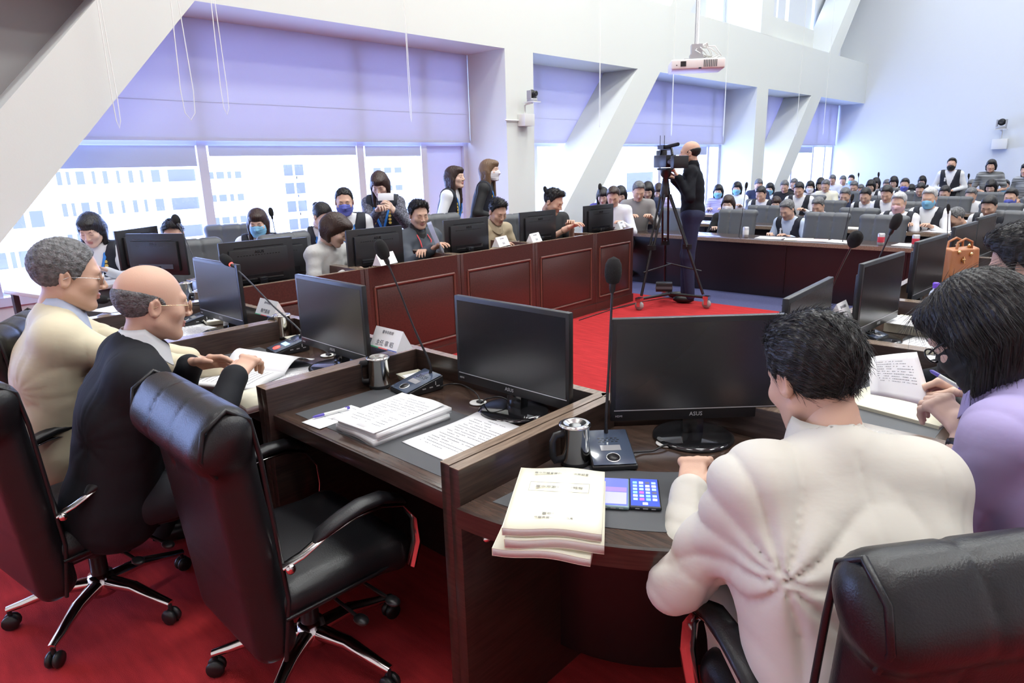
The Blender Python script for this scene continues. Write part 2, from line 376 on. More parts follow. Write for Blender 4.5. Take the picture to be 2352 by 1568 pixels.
# city outside
bw_m = mat('outside_white_render', (.85, .86, .88), .9); bp_m = mat('outside_window_band', (.13, .12, .105), .8, spec=.1); 
def tower(p0, p1, x, ztop, nb, lab, zbot=-45, floorh=3.1, band=.42):
    y0 = atx(p0, 400, x)[1]; y1 = atx(p1, 400, x)[1]; t = empty('apartment_building', (x, (y0+y1)/2, zbot), 0, lab, 'building')
    w = (y1-y0)/2; m = MB(); m.b2((-9, -w, 0), (0, w, ztop-zbot)); m.build('wall', bw_m, t)
    n = int((28+14)/floorh); g = MB(); s_ = MB()
    for k in range(n):
        z = 20+k*floorh
        if z+floorh > ztop-zbot: break
        for (u0_, u1_) in nb: g.b2((-.1, -w+2*w*u0_, z+.9), (.06, -w+2*w*u1_, z+.9+floorh*band)); 
        for (u0_, u1_) in nb:
            if u1_-u0_ > .203: s_.b2((0, -w+2*w*u0_-.3, z+.3), (.8, -w+2*w*u1_+.3, z+.75))
    g.build('window_band', bp_m, t)
    if s_.v: s_.build('balcony', bw_m, t)
tower(112, 452, -80, 6, [(.04, .07), (.10, .12), (.16, .21), (.26, .28), (.33, .36), (.42, .44), (.50, .53), (.58, .60), (.66, .72), (.78, .985)], 'pale apartment block with long balcony bands beyond the leftmost window')
tower(-80, 100, -66, 4.2, [(.08, .28), (.34, .40), (.45, .62), (.70, .88)], 'blue white apartment tower at the far left edge of the window')
tower(476, 560, -95, 6, [(.06, .16), (.24, .44), (.54, .64), (.75, .92)], 'pale apartment block beyond the middle window', band=.3)
tower(650, 700, -110, 6, [(.05, .45), (.55, .95)], 'very pale slim tower beyond the middle window', band=.6)
tower(850, 930, -100, 6, [(.1, .3), (.4, .6), (.7, .9)], 'pale block beyond the window behind the woman taking a picture', band=.3)
tower(1430, 1520, -60, 6, [(.1, .75)], 'pale block beyond the window left of the camera operator', floorh=7)
m = MB(); m.prism([(-7.25, -.4, 1.5), (-7.25, 1.0, 1.5), (-7.25, 2.4, 3.05), (-7.25, -.4, 3.05)], (.05, 0, 0)); st(m.build('bay_shade_panel', mat('bay_shade_grey', (.36, .36, .35), .85)))  # grey sheet added to stand in for the deep shade of this bay
# ---------------------------------------------------------------- conference desks
ZD, ZF = .735, .83
def desk_unit(name, x, y, rz, w, label, group, panel=False, wm=None, tm=None, em=None, pad=True):
    wm = wm or wood_m; tm = tm or woodtop_m; em = em or woodsheen_m
    t = empty(name, (x, y, 0), rz, label, 'desk', group); h = w/2
    m = MB(); m.b2((-h+.036, -.043, ZD-.045), (h-.036, .578, ZD)); m.build('desktop', tm, t, bevel=.002)
    m = MB(); m.b2((-h+.036, -.055, ZD-.05), (h-.036, -.043, ZD+.0005)); m.build('edge_band', wm, t, bevel=.002)
    if pad:
        m = MB(); m.b2((-h+.085, .0, ZD-.002), (h-.040, .36, ZD+.0015)); m.build('desk_pad', inlay_m, t)
    for s_ in (-1, 1):
        m = MB(); m.b2((s_*h, -.07, 0), (s_*(h-.034), .615, ZF-.002)); sp = m.build('side_panel', wm, t, bevel=.002)
        m = MB(); m.b2((s_*(h-.0005), -.07, ZF-.002), (s_*(h-.0335), .615, ZF)); m.build('top_edge_sheen', em, sp)  # thin cap carrying the painted reflection on the divider's top
    m = MB(); m.b2((-h+.034, .58, 0), (h-.034, .615, ZF-.002)); f = m.build('front_panel', wm, t)
    m = MB(); m.b2((-h+.034, .58, ZF-.002), (h-.034, .615, ZF)); m.build('top_edge_sheen', em, f)
    m = MB(); m.b2((-h+.036, .40, .1), (h-.036, .42, ZD-.05)); m.build('modesty_panel', blackwood_m, t)
    if panel:
        m = MB(); z0, z1, q = .15, .68, h-.075
        for (a, b, r_) in (((-q, z0), (q, z0), 1), ((q, z0), (q, z1), 1), ((q, z1), (-q, z1), 1), ((-q, z1), (-q, z0), 1)):
            m.tube([(a[0], .617, a[1]), (b[0], .617, b[1])], .011, 6)
        m.build('panel_moulding', mahogedge_m, t)
        m = MB(); m.b2((-q+.02, .612, z0+.02), (q-.02, .620, z1-.02)); m.build('raised_panel', mahog_m, t, bevel=.003)
        m = MB(); m.b2((-h, .614, 0), (h, .628, .09)); m.build('plinth', mahog_m, t)
    return t
NR = 'desks of the near row'
D2 = desk_unit('conference_desk', -1.63, 1.07, 0, .95, 'dark wooden desk unit with the unused chair, stapled documents and a lidded steel mug', NR)
desk_unit('conference_desk', -2.58, 1.07, 0, .95, 'dark wooden desk unit where the bald man in a dark suit reads', NR)
desk_unit('conference_desk', -3.4825, 1.07, 0, .855, 'dark wooden desk unit in front of the grey haired man in a beige jacket', NR)
RRl = ['dark wooden desk unit in front of the woman in a lilac shirt', 'dark wooden desk unit with the thick book and a phone on it', 'dark wooden desk unit with the tan handbag on it', 'dark wooden desk unit behind the tan handbag', 'farthest dark wooden desk unit of the right row']
RRl = ['dark wooden desk unit behind the sheet the woman in lilac holds', 'dark wooden desk unit with the tan handbag on it', 'dark wooden desk unit just behind the tan handbag', 'farthest dark wooden desk unit of the right row']
desk_unit('conference_desk', -.34, 2.355, R(90), .95, 'dark wooden desk unit in front of the woman in a lilac shirt', 'desks of the right row')
for i, y in enumerate((3.305, 4.255, 5.205, 6.10)):
    desk_unit('conference_desk', -.34, y, R(90), .95 if i < 3 else .84, ['dark wooden desk unit with the thick book and a phone on it', 'dark wooden desk unit with the tan handbag on it', 'dark wooden desk unit just behind the tan handbag', 'farthest dark wooden desk unit of the right row'][i], 'desks of the right row')
for i, y in enumerate((2.37, 3.33, 4.29, 5.25, 6.09)):
    desk_unit('panelled_desk', -4.735, y, R(-90), .955 if i < 4 else .72, ['mahogany panelled desk at the left end of the long row', 'mahogany panelled desk in front of the woman in a grey cardigan', 'mahogany panelled desk in front of the man in a grey suit', 'mahogany panelled desk in front of the man in a khaki shirt', 'mahogany panelled desk at the far end of the long row'][i], 'panelled desks of the long row', True, mahog_m, woodtop_m, woodsheen_m)
def corner(cx_, cy_, sx, label):
    """quarter-round corner desk: arc round (cx_, cy_); sx=+1 the right one, -1 the left one"""
    t = empty('corner_desk', (cx_, cy_, 0), 0, label, 'desk', 'corner desks'); c = lambda x, y, z: (sx*x, y, z)
    def arc(r, a0, a1, n=22): return [(r*math.sin(a0+(a1-a0)*i/n), -r*math.cos(a0+(a1-a0)*i/n)) for i in range(n+1)]
    pl = [(.036, -.22)]+arc(.89, .042, PI/2-.042)+[(.22, -.036)]
    m = MB(); m.prism([c(x, y, ZD-.045) for x, y in pl], (0, 0, .045)); m.build('desktop', woodtop_m, t)
    A = arc(.902, .042, PI/2-.042); Bq = arc(.89, .042, PI/2-.042); m = MB()
    for (p, q), (r_, s_) in zip(zip(A[:-1], A[1:]), zip(Bq[:-1], Bq[1:])):
        m.add([c(*p, ZD-.05), c(*q, ZD-.05), c(*q, ZD), c(*p, ZD), c(*r_, ZD-.05), c(*s_, ZD-.05), c(*s_, ZD), c(*r_, ZD)], [(0, 1, 2, 3), (3, 2, 6, 7), (0, 4, 5, 1)], False)
    m.build('edge_band', wood_m, t)
    A = arc(.825, .10, PI/2-.10); Bq = arc(.52, .18, PI/2-.18); m = MB()
    m.prism([c(x, y, ZD-.001) for x, y in A+Bq[::-1]], (0, 0, .0025)); m.build('desk_pad', inlay_m, t)
    for q in (0, 1):
        lo, hi = ((0, -.885, 0), (.034, -.22, ZF-.002)) if q == 0 else ((.22, -.034, 0), (.885, 0, ZF-.002))
        m = MB(); m.b2(c(*lo), c(*hi)); sp = m.build('side_panel', wood_m, t, bevel=.002)
        m = MB(); m.b2(c(lo[0], lo[1], ZF-.002), c(hi[0], hi[1], ZF)); m.build('top_edge_sheen', woodsheen_m, sp)
    pf = [(0, -.235), (.235, 0), (.21, .025), (-.025, -.21)]
    m = MB(); m.prism([c(x, y, 0) for x, y in pf], (0, 0, ZF-.002)); f = m.build('front_panel', wood_m, t)
    m = MB(); m.prism([c(x, y, ZF-.002) for x, y in pf], (0, 0, .002)); m.build('top_edge_sheen', woodsheen_m, f)
    A = arc(.50, .07, PI/2-.07); m = MB(); m.grid([[c(x, y, .1) for x, y in A], [c(x, y, ZD-.05) for x, y in A]]); m.build('modesty_panel', blackwood_m, t)
    m = MB(); m.lathe([(.011, 0), (.011, .012), (.006, .02), (0, .022)], c(.045, -.80, ZD-.12), 12, M=Matrix.Rotation(R(90), 3, 'X')); m.build('lock', chrome_m, t)
    return t
corner(-1.15, 1.88, 1, 'rounded corner desk where the man in a white jacket sits')
corner(-3.91, 1.88, -1, 'rounded corner desk at the far left, behind the grey haired man')
# long dark desk across the hall with the aisle in front, and the tables of the audience rows
def far_table(x0, x1, y, label, group, h=.64, d=.5):
    t = empty('long_table', ((x0+x1)/2, y, 0), 0, label, 'table', group); w = (x1-x0)/2
    m = MB(); m.b2((-w, 0, h-.035), (w, d, h)); m.build('tabletop', woodtop_m, t, bevel=.002)
    m = MB(); m.b2((-w, -.012, h-.04), (w, 0, h)); m.build('edge_band', woodsheen_m, t)
    m = MB(); m.b2((-w+.02, .03, 0), (w-.02, .06, h-.035))
    for i in range(int(2*w/1.2)+1): m.b2((-w+.05+i*1.2, .02, .05), (-w+.06+i*1.2, .03, h-.06))
    m.build('front_panel', blackwood_m, t)
    m = MB(); m.b2((-w, .03, 0), (-w+.03, d, h-.035)); m.b2((w-.03, .03, 0), (w, d, h-.035)); m.build('side_panel', blackwood_m, t)
    return t
ROWY = [7.55, 9.15, 10.75, 12.3, 13.9, 15.5]
for i, y in enumerate(ROWY):
    far_table(-5.3 if i == 0 else -5.9, 3.4+i*.4, y, ['long black table facing the aisle, front row of the hall', 'second long table of the hall, behind the empty grey chairs', 'third long table of the hall', 'fourth long table of the hall', 'fifth long table of the hall', 'rearmost long table of the hall'][i], 'long tables of the hall')
# white side table of the clerks by the window
t = empty('side_table', (-6.35, 1.9, 0), R(-78), 'white topped side table by the window with a monitor on it', 'table'); 
m = MB(); m.b2((-.75, -.3, .66), (.75, .3, .69)); m.build('tabletop', white_m, t, bevel=.003)
m = MB(); m.b2((-.70, .26, .46), (.70, .28, .66)); m.build('apron', greyleather_m, t)
for x in (-.7, .7):
    for y in (-.25, .25): m = MB(); m.b2((x-.02, y-.02, 0), (x+.02, y+.02, .66)); m.build('leg', greyleather_m, t)
t = empty('side_table', (-5.0, .35, 0), R(20), 'small side table with dark red legs at the left picture edge', 'table')
m = MB(); m.b2((-.3, -.3, .62), (.3, .3, .65)); m.build('tabletop', white_m, t, bevel=.003)
redleg = mat('dark_red_wood', (.10, .015, .02), .35)
for x in (-.26, .26):
    for y in (-.26, .26): m = MB(); m.b2((x-.025, y-.025, 0), (x+.025, y+.025, .62)); m.build('leg', redleg, t)
# ---------------------------------------------------------------- chairs
def exec_chair(loc, rz, label, s=.95, group='black leather armchairs'):
    t = empty('office_armchair', loc, rz, label, 'chair', group); t.scale = (s, s, s)
    b = S(); rc = rotm(R(5))
    b.box((0, -.215, .60), (.245, .045, .34), .045, rc, .02)
    b.ell((0, -.175, .54), (.20, .05, .25), rc, .04)                  # front cushion
    b.box((0, -.240, .58), (.225, .045, .34), .045, rc, .03)
    b.cap((-.215, -.262, .965), (.215, -.262, .965), .066, k=.05)       # rolled head
    b.cap((-.21, -.305, .915), (.21, -.305, .915), .055, k=.05)
    b.mod(lambda P, d: d+.006*np.exp(-((np.abs(P[:, 0])-.085)/.006)**2)*(P[:, 2] > .78)+.004*np.exp(-((P[:, 2]-.50)/.005)**2)*(P[:, 1] < -.22)+.003*np.sin(P[:, 0]*40+P[:, 2]*22)*np.exp(-((P[:, 2]-.55)/.2)**2)*(P[:, 1] > -.2))
    V, Fq = polyg(b, (-.32, -.50, .18), (.32, -.10, 1.08), .0125)
    link('backrest', npmesh('backrest', V, Fq, leather_m), t)
    q = S(); q.box((0, .02, .415), (.255, .22, .055), .05, None, .03).cap((-.20, .215, .405), (.20, .215, .405), .052, k=.05).ell((0, .0, .455), (.21, .19, .035), None, .04)
    V, Fq = polyg(q, (-.32, -.30, .30), (.32, .38, .52), .0125); link('seat', npmesh('seat', V, Fq, leather_m), t)
    for x in (-.258, .258):
        m = MB(); m.tube([(x*.97, -.20, .27), (x, -.175, .45), (x, -.19, .70), (x*.98, -.20, .88), (x*.98, -.215, .99), (x*.98, -.27, 1.03), (x*.98, -.33, .99), (x*.97, -.345, .92), (x*.93, -.31, .86)], .007, 6)
        m.tube([(x*1.01, -.19, .40), (x*1.01, .10, .40), (x*.9, .25, .39)], .006, 6); m.build('piping', leather_m, t)
    m = MB(); m.b2((-.17, -.20, .325), (.17, .17, .355)); m.lathe([(.03, .14), (.03, .24), (.045, .245), (.045, .33)], (0, 0, 0), 16); m.build('tilt_mechanism', plastic_m, t, bevel=.004)
    m = MB(); m.tube([(.1, .10, .33), (.30, .12, .32)], .006, 6); m.ball((.31, .12, .32), (.03, .02, .012)); m.tube([(.1, 0, .33), (.28, .02, .30)], .006, 6); m.ball((.29, .02, .30), (.03, .02, .012)); m.build('lever', plastic_m, t)
    m = MB(); m.lathe([(.0, .165), (.042, .16), (.05, .12), (.05, .08), (0, .08)], (0, 0, 0), 16)
    m.build('hub', chrome_m, t)
    for k in range(5):
        a = 2*PI*k/5+R(18); c, s_ = math.cos(a), math.sin(a)
        m = MB(); m.tube([(.03*c, .03*s_, .125), (.15*c, .15*s_, .125), (.26*c, .26*s_, .095), (.315*c, .315*s_, .082)], [(.028, .026), (.024, .020), (.019, .014), (.016, .011)], 8)
        l = m.build('base_leg', chrome_m, t)
        m = MB(); px, py = .31*c, .31*s_; m.tube([(px, py, .08), (px, py, .05)], .008, 6)
        for e in (-1, 1):
            nx, ny = -s_*.013*e, c*.013*e
            m.lathe([(0, -.008), (.027, -.008), (.03, 0), (.027, .008), (0, .008)], (px+nx, py+ny, .03), 14, M=Vector((-s_, c, 0)).to_track_quat('Z', 'Y').to_matrix())
        m.build('caster', plastic_m, l)
    for x in (-1, 1):
        X = x*.292
        path = [(X*.93, -.185, .568), (X, -.14, .590), (X, -.07, .618), (X, .02, .636), (X, .11, .636), (X, .185, .610), (X, .228, .55), (X, .235, .47), (X*.97, .215, .385)]
        m = MB(); m.tube(path, [(.020, .006), (.021, .008), (.021, .006), (.021, .006), (.021, .006), (.021, .006), (.021, .006), (.020, .006), (.018, .006)], 8)
        ar = m.build('armrest', chrome_m, t)
        m = MB(); m.tube([(X, -.10, .612), (X, -.08, .628), (X, -.01, .650), (X, .05, .662), (X, .12, .660), (X, .175, .636), (X, .20, .612)], [(.012, .006), (.027, .014), (.030, .018), (.031, .019), (.030, .018), (.026, .014), (.010, .006)], 12)
        m.build('arm_pad', leather_m, ar)
        m = MB(); m.lathe([(.013, -.004), (.013, .004), (.008, .007), (0, .008)], (X+x*.01, -.178, .570), 12, M=Matrix.Rotation(x*R(90), 3, 'Y')); m.build('bolt', chrome_m, ar)
    return t
chC = exec_chair((-1.745, .895, 0), R(-2), 'unused black leather armchair with chrome arms, pushed up to the middle desk', s=.97)
def hall_chair(loc, rz, label, s=.95, h=0, group='grey hall chairs'):
    t = empty('hall_chair', loc, rz, label, 'chair', group); t.scale = (s, s, s)
    b = S(); b.box((0, -.26, .64+h/2), (.27, .045, .34+h/2), .05, rotm(R(8)), .02).cap((-.23, -.33, .95+h), (.23, -.33, .95+h), .05, k=.04)
    b.mod(lambda P, d: d+.011*np.exp(-((np.abs(P[:, 0])-.09)/.009)**2))
    V, Fq = polyg(b, (-.34, -.48, .22), (.34, -.12, 1.10+h), .018); link('backrest', npmesh('backrest', V, Fq, greyleather_m), t)
    m = MB(); m.b2((-.26, -.24, .36), (.26, .27, .46)); m.build('seat', greyleather_m, t, bevel=.03, seg=3)
    for x in (-.29, .29):
        m = MB(); m.tube([(x, -.24, .40), (x, -.22, .60), (x, .0, .63), (x, .2, .62), (x, .24, .40)], .018, 8); m.build('armrest', leather_m, t)
    m = MB(); m.lathe([(.03, .06), (.03, .36)], (0, 0, 0), 12); m.build('post', plastic_m, t)
    for k in range(5):
        a = 2*PI*k/5; m = MB(); m.tube([(0, 0, .09), (.28*math.cos(a), .28*math.sin(a), .05)], [.022, .014], 6); m.ball((.28*math.cos(a), .28*math.sin(a), .028), .028, 8); m.build('base_leg', plastic_m, t)
    return t
# ---------------------------------------------------------------- monitors, microphones, mugs, papers
def monitor(loc, rz, label, group, tilt=0, dz=0, logo=True):
    t = empty('monitor', loc, rz, label, 'monitor', group); dz = dz
    m = MB(); m.lathe([(0, 0), (.118, 0), (.12, .004), (.118, .010), (.105, .013), (0, .015)], (0, 0, 0), 40); m.build('stand_base', gloss_m, t)
    m = MB(); m.prism([(-.032, .0, .012), (.032, .0, .012), (.026, .045, .012), (-.026, .045, .012)], (0, .012, .12+dz)); m.build('stand_neck', gloss_m, t, bevel=.003)
    Mx = Matrix.Translation((0, -.005, .220+dz)) @ Matrix.Rotation(-tilt, 4, 'X')
    m = MB(); m.b2((-.252, -.012, -.155), (.252, .010, .155)); m.b2((-.20, .008, -.12), (.20, .034, .10)); b = m.build('housing', plastic_m, t, bevel=.004); b.data.transform(Mx)
    m = MB(); m.b2((-.238, -.0128, -.118), (.238, -.0118, .139)); s_ = m.build('screen', screen_m, t); s_.data.transform(Mx)
    m = MB(); m.b2((-.242, -.0135, -.1225), (.242, -.0115, -.1200)); m.build('silver_line', silver_m, s_).data.transform(Mx)
    m = MB(); m.b2((-.17, .032, .112), (.17, .036, .116)); m.b2((-.15, .034, -.105), (.15, .037, -.07)); [m.b2((-.14+.02*i, .034, .06), (-.13+.02*i, .0355, .063)) for i in range(15)]; m.build('back_vents', gloss_m, t).data.transform(Mx)
    if logo:
        T = Mx @ Matrix.Translation((0, -.0128, -.138)) @ Matrix.Rotation(R(90), 4, 'X'); text_bits('ASUS', .017, T, 'lettering', silver_m, b)
        T = Mx @ Matrix.Translation((-.228, -.0128, -.139)) @ Matrix.Rotation(R(90), 4, 'X'); text_bits('HDMI', .0085, T, 'lettering', silver_m, b)
        T = Mx @ Matrix.Translation((0, .0355, .08)) @ Matrix.Rotation(R(180), 4, 'Z') @ Matrix.Rotation(R(90), 4, 'X'); text_bits('ASUS', .028, T, 'lettering', gloss_m, b)
    return t
def mic(base, rz, head, label, group='gooseneck microphones', lit=False, br=.024, pts=None, basebox=True):
    """base: point on the desk; head: world position of the foam ball"""
    t = empty('gooseneck_microphone', base, rz, label, 'microphone', group)
    iv = (Matrix.Translation(base) @ Matrix.Rotation(rz, 4, 'Z')).inverted(); hd = iv @ Vector(head)
    if basebox:
        m = MB(); P = [(-.062, -.085, 0), (.062, -.085, 0), (.062, .075, 0), (-.062, .075, 0)]; Q = [(-.062, -.085, .014), (.062, -.085, .014), (.062, .075, .052), (-.062, .075, .052)]
        m.add(P+Q, [(0, 3, 2, 1), (4, 5, 6, 7), (0, 1, 5, 4), (1, 2, 6, 5), (2, 3, 7, 6), (3, 0, 4, 7)]); m.build('base', plastic_m, t, bevel=.004)
        sl = Matrix.Translation((0, -.005, .0355)) @ Matrix.Rotation(math.atan2(.038, .16), 4, 'X')
        m = MB(); m.b2((-.058, -.080, 0), (.058, .078, .0012)); f = m.build('face_plate', bluegloss_m, t, bevel=.0005); f.data.transform(sl)
        m = MB(); m.b2((-.028, -.020, .001), (.028, .004, .0022)); m.build('display', dispb_m if lit else disp_m, t).data.transform(sl)
        m = MB(); m.lathe([(.0, .001), (.016, .001), (.017, .0045), (0, .005)], (0, -.052, 0), 20); m.build('talk_button', redlit_m if lit else plastic_m, t).data.transform(sl)
        if not lit:
            m = MB(); m.lathe([(.017, .002), (.0185, .0045), (.020, .002)], (0, -.052, 0), 20); m.build('button_ring', silver_m, t).data.transform(sl)
        m = MB(); [m.b2((-.03+.012*i+(j % 2)*.005, .020+j*.008, .001), (-.023+.012*i+(j % 2)*.005, .0225+j*.008, .002)) for i in range(5) for j in range(3)]; m.build('speaker_slots', plastic_m, t).data.transform(sl)
        m = MB(); [m.box((.0625, -.01+.03*i, .018), (.0012, .014, .004)) for i in range(3)]; m.box((.0625, .04, .03), (.0012, .004, .014)); m.build('side_marks', silver_m, t)
    b0 = Vector((0, .058, .05)) if basebox else Vector((0, 0, 0)); v = hd-b0; L = v.length
    pp = [b0+Vector(p) for p in pts] if pts else [b0, b0+Vector((0, 0, .04)), b0+v*.35+Vector((0, .0, .035*L)), b0+v*.7+Vector((0, 0, .03*L)), hd]
    # smooth path (Catmull-Rom)
    sm = []; K = [pp[0]]+pp+[pp[-1]]
    for i in range(1, len(K)-2):
        for j in range(5):
            u = j/5; a, b_, c_, d_ = K[i-1], K[i], K[i+1], K[i+2]
            sm.append(.5*((2*b_)+(-a+c_)*u+(2*a-5*b_+4*c_-d_)*u*u+(-a+3*b_-3*c_+d_)*u**3))
    sm.append(pp[-1]); n = len(sm)
    m = MB(); m.tube(sm, [.0062 if i < 3 else (.0045 if i < n*.45 else .0036) for i in range(n)], 8); m.build('gooseneck', goose_m, t)
    d = (sm[-1]-sm[-3]).normalized(); Q = d.to_track_quat('Z', 'Y').to_matrix()
    m = MB(); m.lathe([(.0045, -.05), (.009, -.040), (.010, -.015)], hd, 12, M=Q); m.build('capsule_body', plastic_m, t)
    if lit: m = MB(); m.lathe([(.0105, -.030), (.0115, -.027), (.0115, -.018), (.0105, -.016)], hd, 12, M=Q); m.build('light_ring', redlit_m, t)
    m = MB(); m.lathe([(.006, -.026), (br*.72, -.02), (br*.97, -.002), (br, .012), (br*.93, .030), (br*.66, .044), (0, .052)], hd, 18, M=Q); m.build('foam_windscreen', foam_m, t)
    return t
bluegloss_m = mat('blue_grey_glossy_plate', (.055, .075, .12), .18, coat=.5)
disp_m = mat('small_grey_display', (.30, .30, .32), .2, coat=.4); dispb_m = mat('lit_blue_display', (.2, .5, .8), .2, emit=((.3, .6, 1), 1.2))
redlit_m = mat('red_light', (.8, .05, .05), .3, emit=((1, .08, .06), 1.6)); goose_m = mat('gooseneck_metal', (.035, .035, .04), .35, .4)
def mug(loc, rz, label, group='lidded steel mugs'):
    t = empty('steel_mug', loc, rz, label, 'mug', group)
    m = MB(); m.lathe([(0, 0), (.034, 0), (.0365, .004), (.0365, .098), (.038, .100)], (0, 0, 0), 32); t.scale = (1.08, 1.08, 1.12); m.build('body', steel_m, t)
    m = MB(); m.lathe([(.034, .000), (.0372, .001), (.0372, .010), (.0365, .011)], (0, 0, 0), 32); m.build('black_foot', plastic_m, t)
    m = MB(); m.lathe([(.0385, .098), (.041, .100), (.041, .104), (.034, .107), (.027, .106), (.014, .099), (0, .098)], (0, 0, 0), 36); m.build('lid', steel_m, t)
    m = MB(); m.tube([(-.036, 0, .085), (-.058, 0, .084), (-.066, 0, .070), (-.066, 0, .035), (-.058, 0, .020), (-.036, 0, .020)], [(.006, .010)]*6, 8); m.build('handle', plastic_m, t)
    return t
def sheet(name, w, h, label, cat, loc, rz, curl=0, lines=12, n=10, thick=.0008, group=None, seed=1, mp=None, tilt=None, dens=.8):
    """one sheet of paper with printed lines; local x = width, y = height (top of the page at +y)"""
    t = empty(name, loc, rz, label, cat, group)
    if tilt is not None: t.rotation_euler = tilt
    cv = lambda x, y: curl*max(0, (y/h+.5)-.55)**2*3+curl*.25*(x/w)**2
    P = [[(w*(i/n-.5), h*(j/n-.5), .001+cv(w*(i/n-.5), h*(j/n-.5))) for j in range(n+1)] for i in range(n+1)]
    m = MB(); m.grid(P, thick=(0, 0, -thick)); m.build('leaf', mp or paper_m, t)
    r = random.Random(seed); m = MB()
    for k in range(lines):
        y = h*(.40-.80*k/max(1, lines)); x0 = -w*.38 if r.random() < .7 else -w*.30; x1 = w*(.38 if r.random() < dens else r.uniform(-.1, .3)); x = x0
        if k == 0: x0, x1 = -w*.2, w*.2; x = x0
        while x < x1:
            l = r.uniform(.003, .009); z0 = .0014+cv(x, y); z1 = .0014+cv(x+l, y)
            if r.random() < .86: m.add([(x, y, z0), (x+l, y, z1), (x+l, y+.0028, z1), (x, y+.0028, z0)], [(0, 1, 2, 3)])
            x += l+.0016
    if m.v: m.build('printed_text', ink_m, t)
    return t
def grommet(loc, label):
    t = empty('cable_grommet', loc, 0, label, 'grommet', 'cable grommets'); m = MB(); m.lathe([(0, 0), (.030, 0), (.030, .002), (.027, .003), (0, .003)], (0, 0, 0), 24); m.build('cover', whitep_m, t)
    m = MB(); m.b2((.0, -.008, .002), (.022, .008, .010)); m.build('cable_slot', plastic_m, t)
def cable(pts, label, r=.0028):
    K = [Vector(p) for p in pts]; K = [K[0]]+K+[K[-1]]; sm = []
    for i in range(1, len(K)-2):
        for j in range(6):
            u = j/6; a, b_, c_, d_ = K[i-1], K[i], K[i+1], K[i+2]; sm.append(.5*((2*b_)+(-a+c_)*u+(2*a-5*b_+4*c_-d_)*u*u+(-a+3*b_-3*c_+d_)*u**3))
    sm.append(K[-1]); m = MB(); m.tube(sm, r, 6); return tag(m.build('cable', plastic_m), label, 'cable')
MG = 'monitors of the near row'; MR = 'monitors of the right row'; ML = 'monitors of the long row'
def onz(px, py, z=ZD): p = atz(px, py, z); return (p[0], p[1], z+.0022)
monitor((-1.452, 1.555, ZD), R(0), 'black monitor on the middle desk, seen between two upright microphones', MG)
monitor((-2.38, 1.475, ZD), R(-1), 'black monitor on the desk of the bald man', MG)
monitor((-3.40, 1.47, ZD), R(0), 'black monitor farthest left of those facing us', MG)
p = atd(1622, 1000, 1.92); monitor((-.885, 1.735, ZD), R(44), 'big looking black monitor right in front of the man in a white jacket', MG)
for i, (y, l) in enumerate(((2.36, 'black monitor sticking up just behind the head of the man in the white jacket'), (3.24, 'black monitor beside the thick book, on the desk behind the lilac woman'), (4.15, 'black monitor standing left of the tan handbag'), (5.05, 'black monitor standing behind the tan handbag'), (5.80, 'farthest black monitor of the right row'))):
    monitor((-.80, y, ZD), R(90-(4 if i else -3)), l, MR, logo=i < 2)
for i, (y, l) in enumerate(((2.14, 'monitor seen from behind at the left end of the panelled row, nearest us'), (3.10, 'monitor seen from behind in front of the woman in a grey cardigan'), (4.07, 'monitor seen from behind, right of the man in a grey suit'), (5.03, 'monitor seen from behind, right of the man in a khaki shirt'), (6.04, 'monitor seen from behind at the far end of the panelled row'))):
    monitor((-4.30, y, ZD), R(-90-3), l, ML, dz=-.01)
p = atd(322, 568, 5.5); t = monitor((p[0], p[1], p[2]-.22), R(-55), 'monitor seen from behind on the white side table by the window', 'monitors seen from behind'); SIDEMON = t
p = atd(375, 600, 5.0); monitor((p[0]-.1, p[1], ZD), R(-150), 'bluish lit monitor back half hidden by the bald head', 'monitors seen from behind')
tt_ = empty('staff_table', (-5.2, 3.1, 0), 0, 'narrow dark staff table behind the woman in the grey cardigan', 'table')
m = MB(); m.b2((-.2, -.75, .65), (.2, .75, .68)); m.build('tabletop', woodtop_m, tt_, bevel=.003)
for x in (-.17, .17):
    for y in (-.7, .7): m = MB(); m.b2((x-.02, y-.02, 0), (x+.02, y+.02, .65)); m.build('leg', wood_m, tt_)
monitor((-5.15, 2.75, .68), R(-95), 'small black screen behind the nearest monitor of the panelled row', 'monitors seen from behind', dz=-.06)
# microphones: base on desk, head located by its depth
mic(onz(1400, 1052), R(45), atd(1408, 632, 1.86), 'upright gooseneck microphone left of the monitor of the man in the white jacket')
mic(onz(960, 895), R(-8), atd(880, 580, 2.42), 'gooseneck microphone leaning left on the middle desk')
mic(onz(664, 806), R(-8), atd(523, 600, 3.25), 'gooseneck microphone with a red light ring on the desk of the bald man', lit=True)
mic(onz(452, 742), R(-8), atd(238, 688, 3.7), 'gooseneck microphone bent low behind the grey haired man', pts=[(0, 0, 0), (-.10, -.05, .06), (-.30, -.12, .075), (-.45, -.15, .02)] if False else None)
mic(onz(1983, 775), R(80), atd(2055, 515, 2.95), 'tall gooseneck microphone in front of the monitor beside the thick book', br=.022)
mic(onz(1895, 800), R(80), atd(1962, 553, 2.30), 'gooseneck microphone just behind the head of the man in the white jacket', br=.024)
mic(onz(458, 690), R(-30), atd(406, 507, 4.5), 'gooseneck microphone in front of the face of the man behind the side monitor', br=.026)
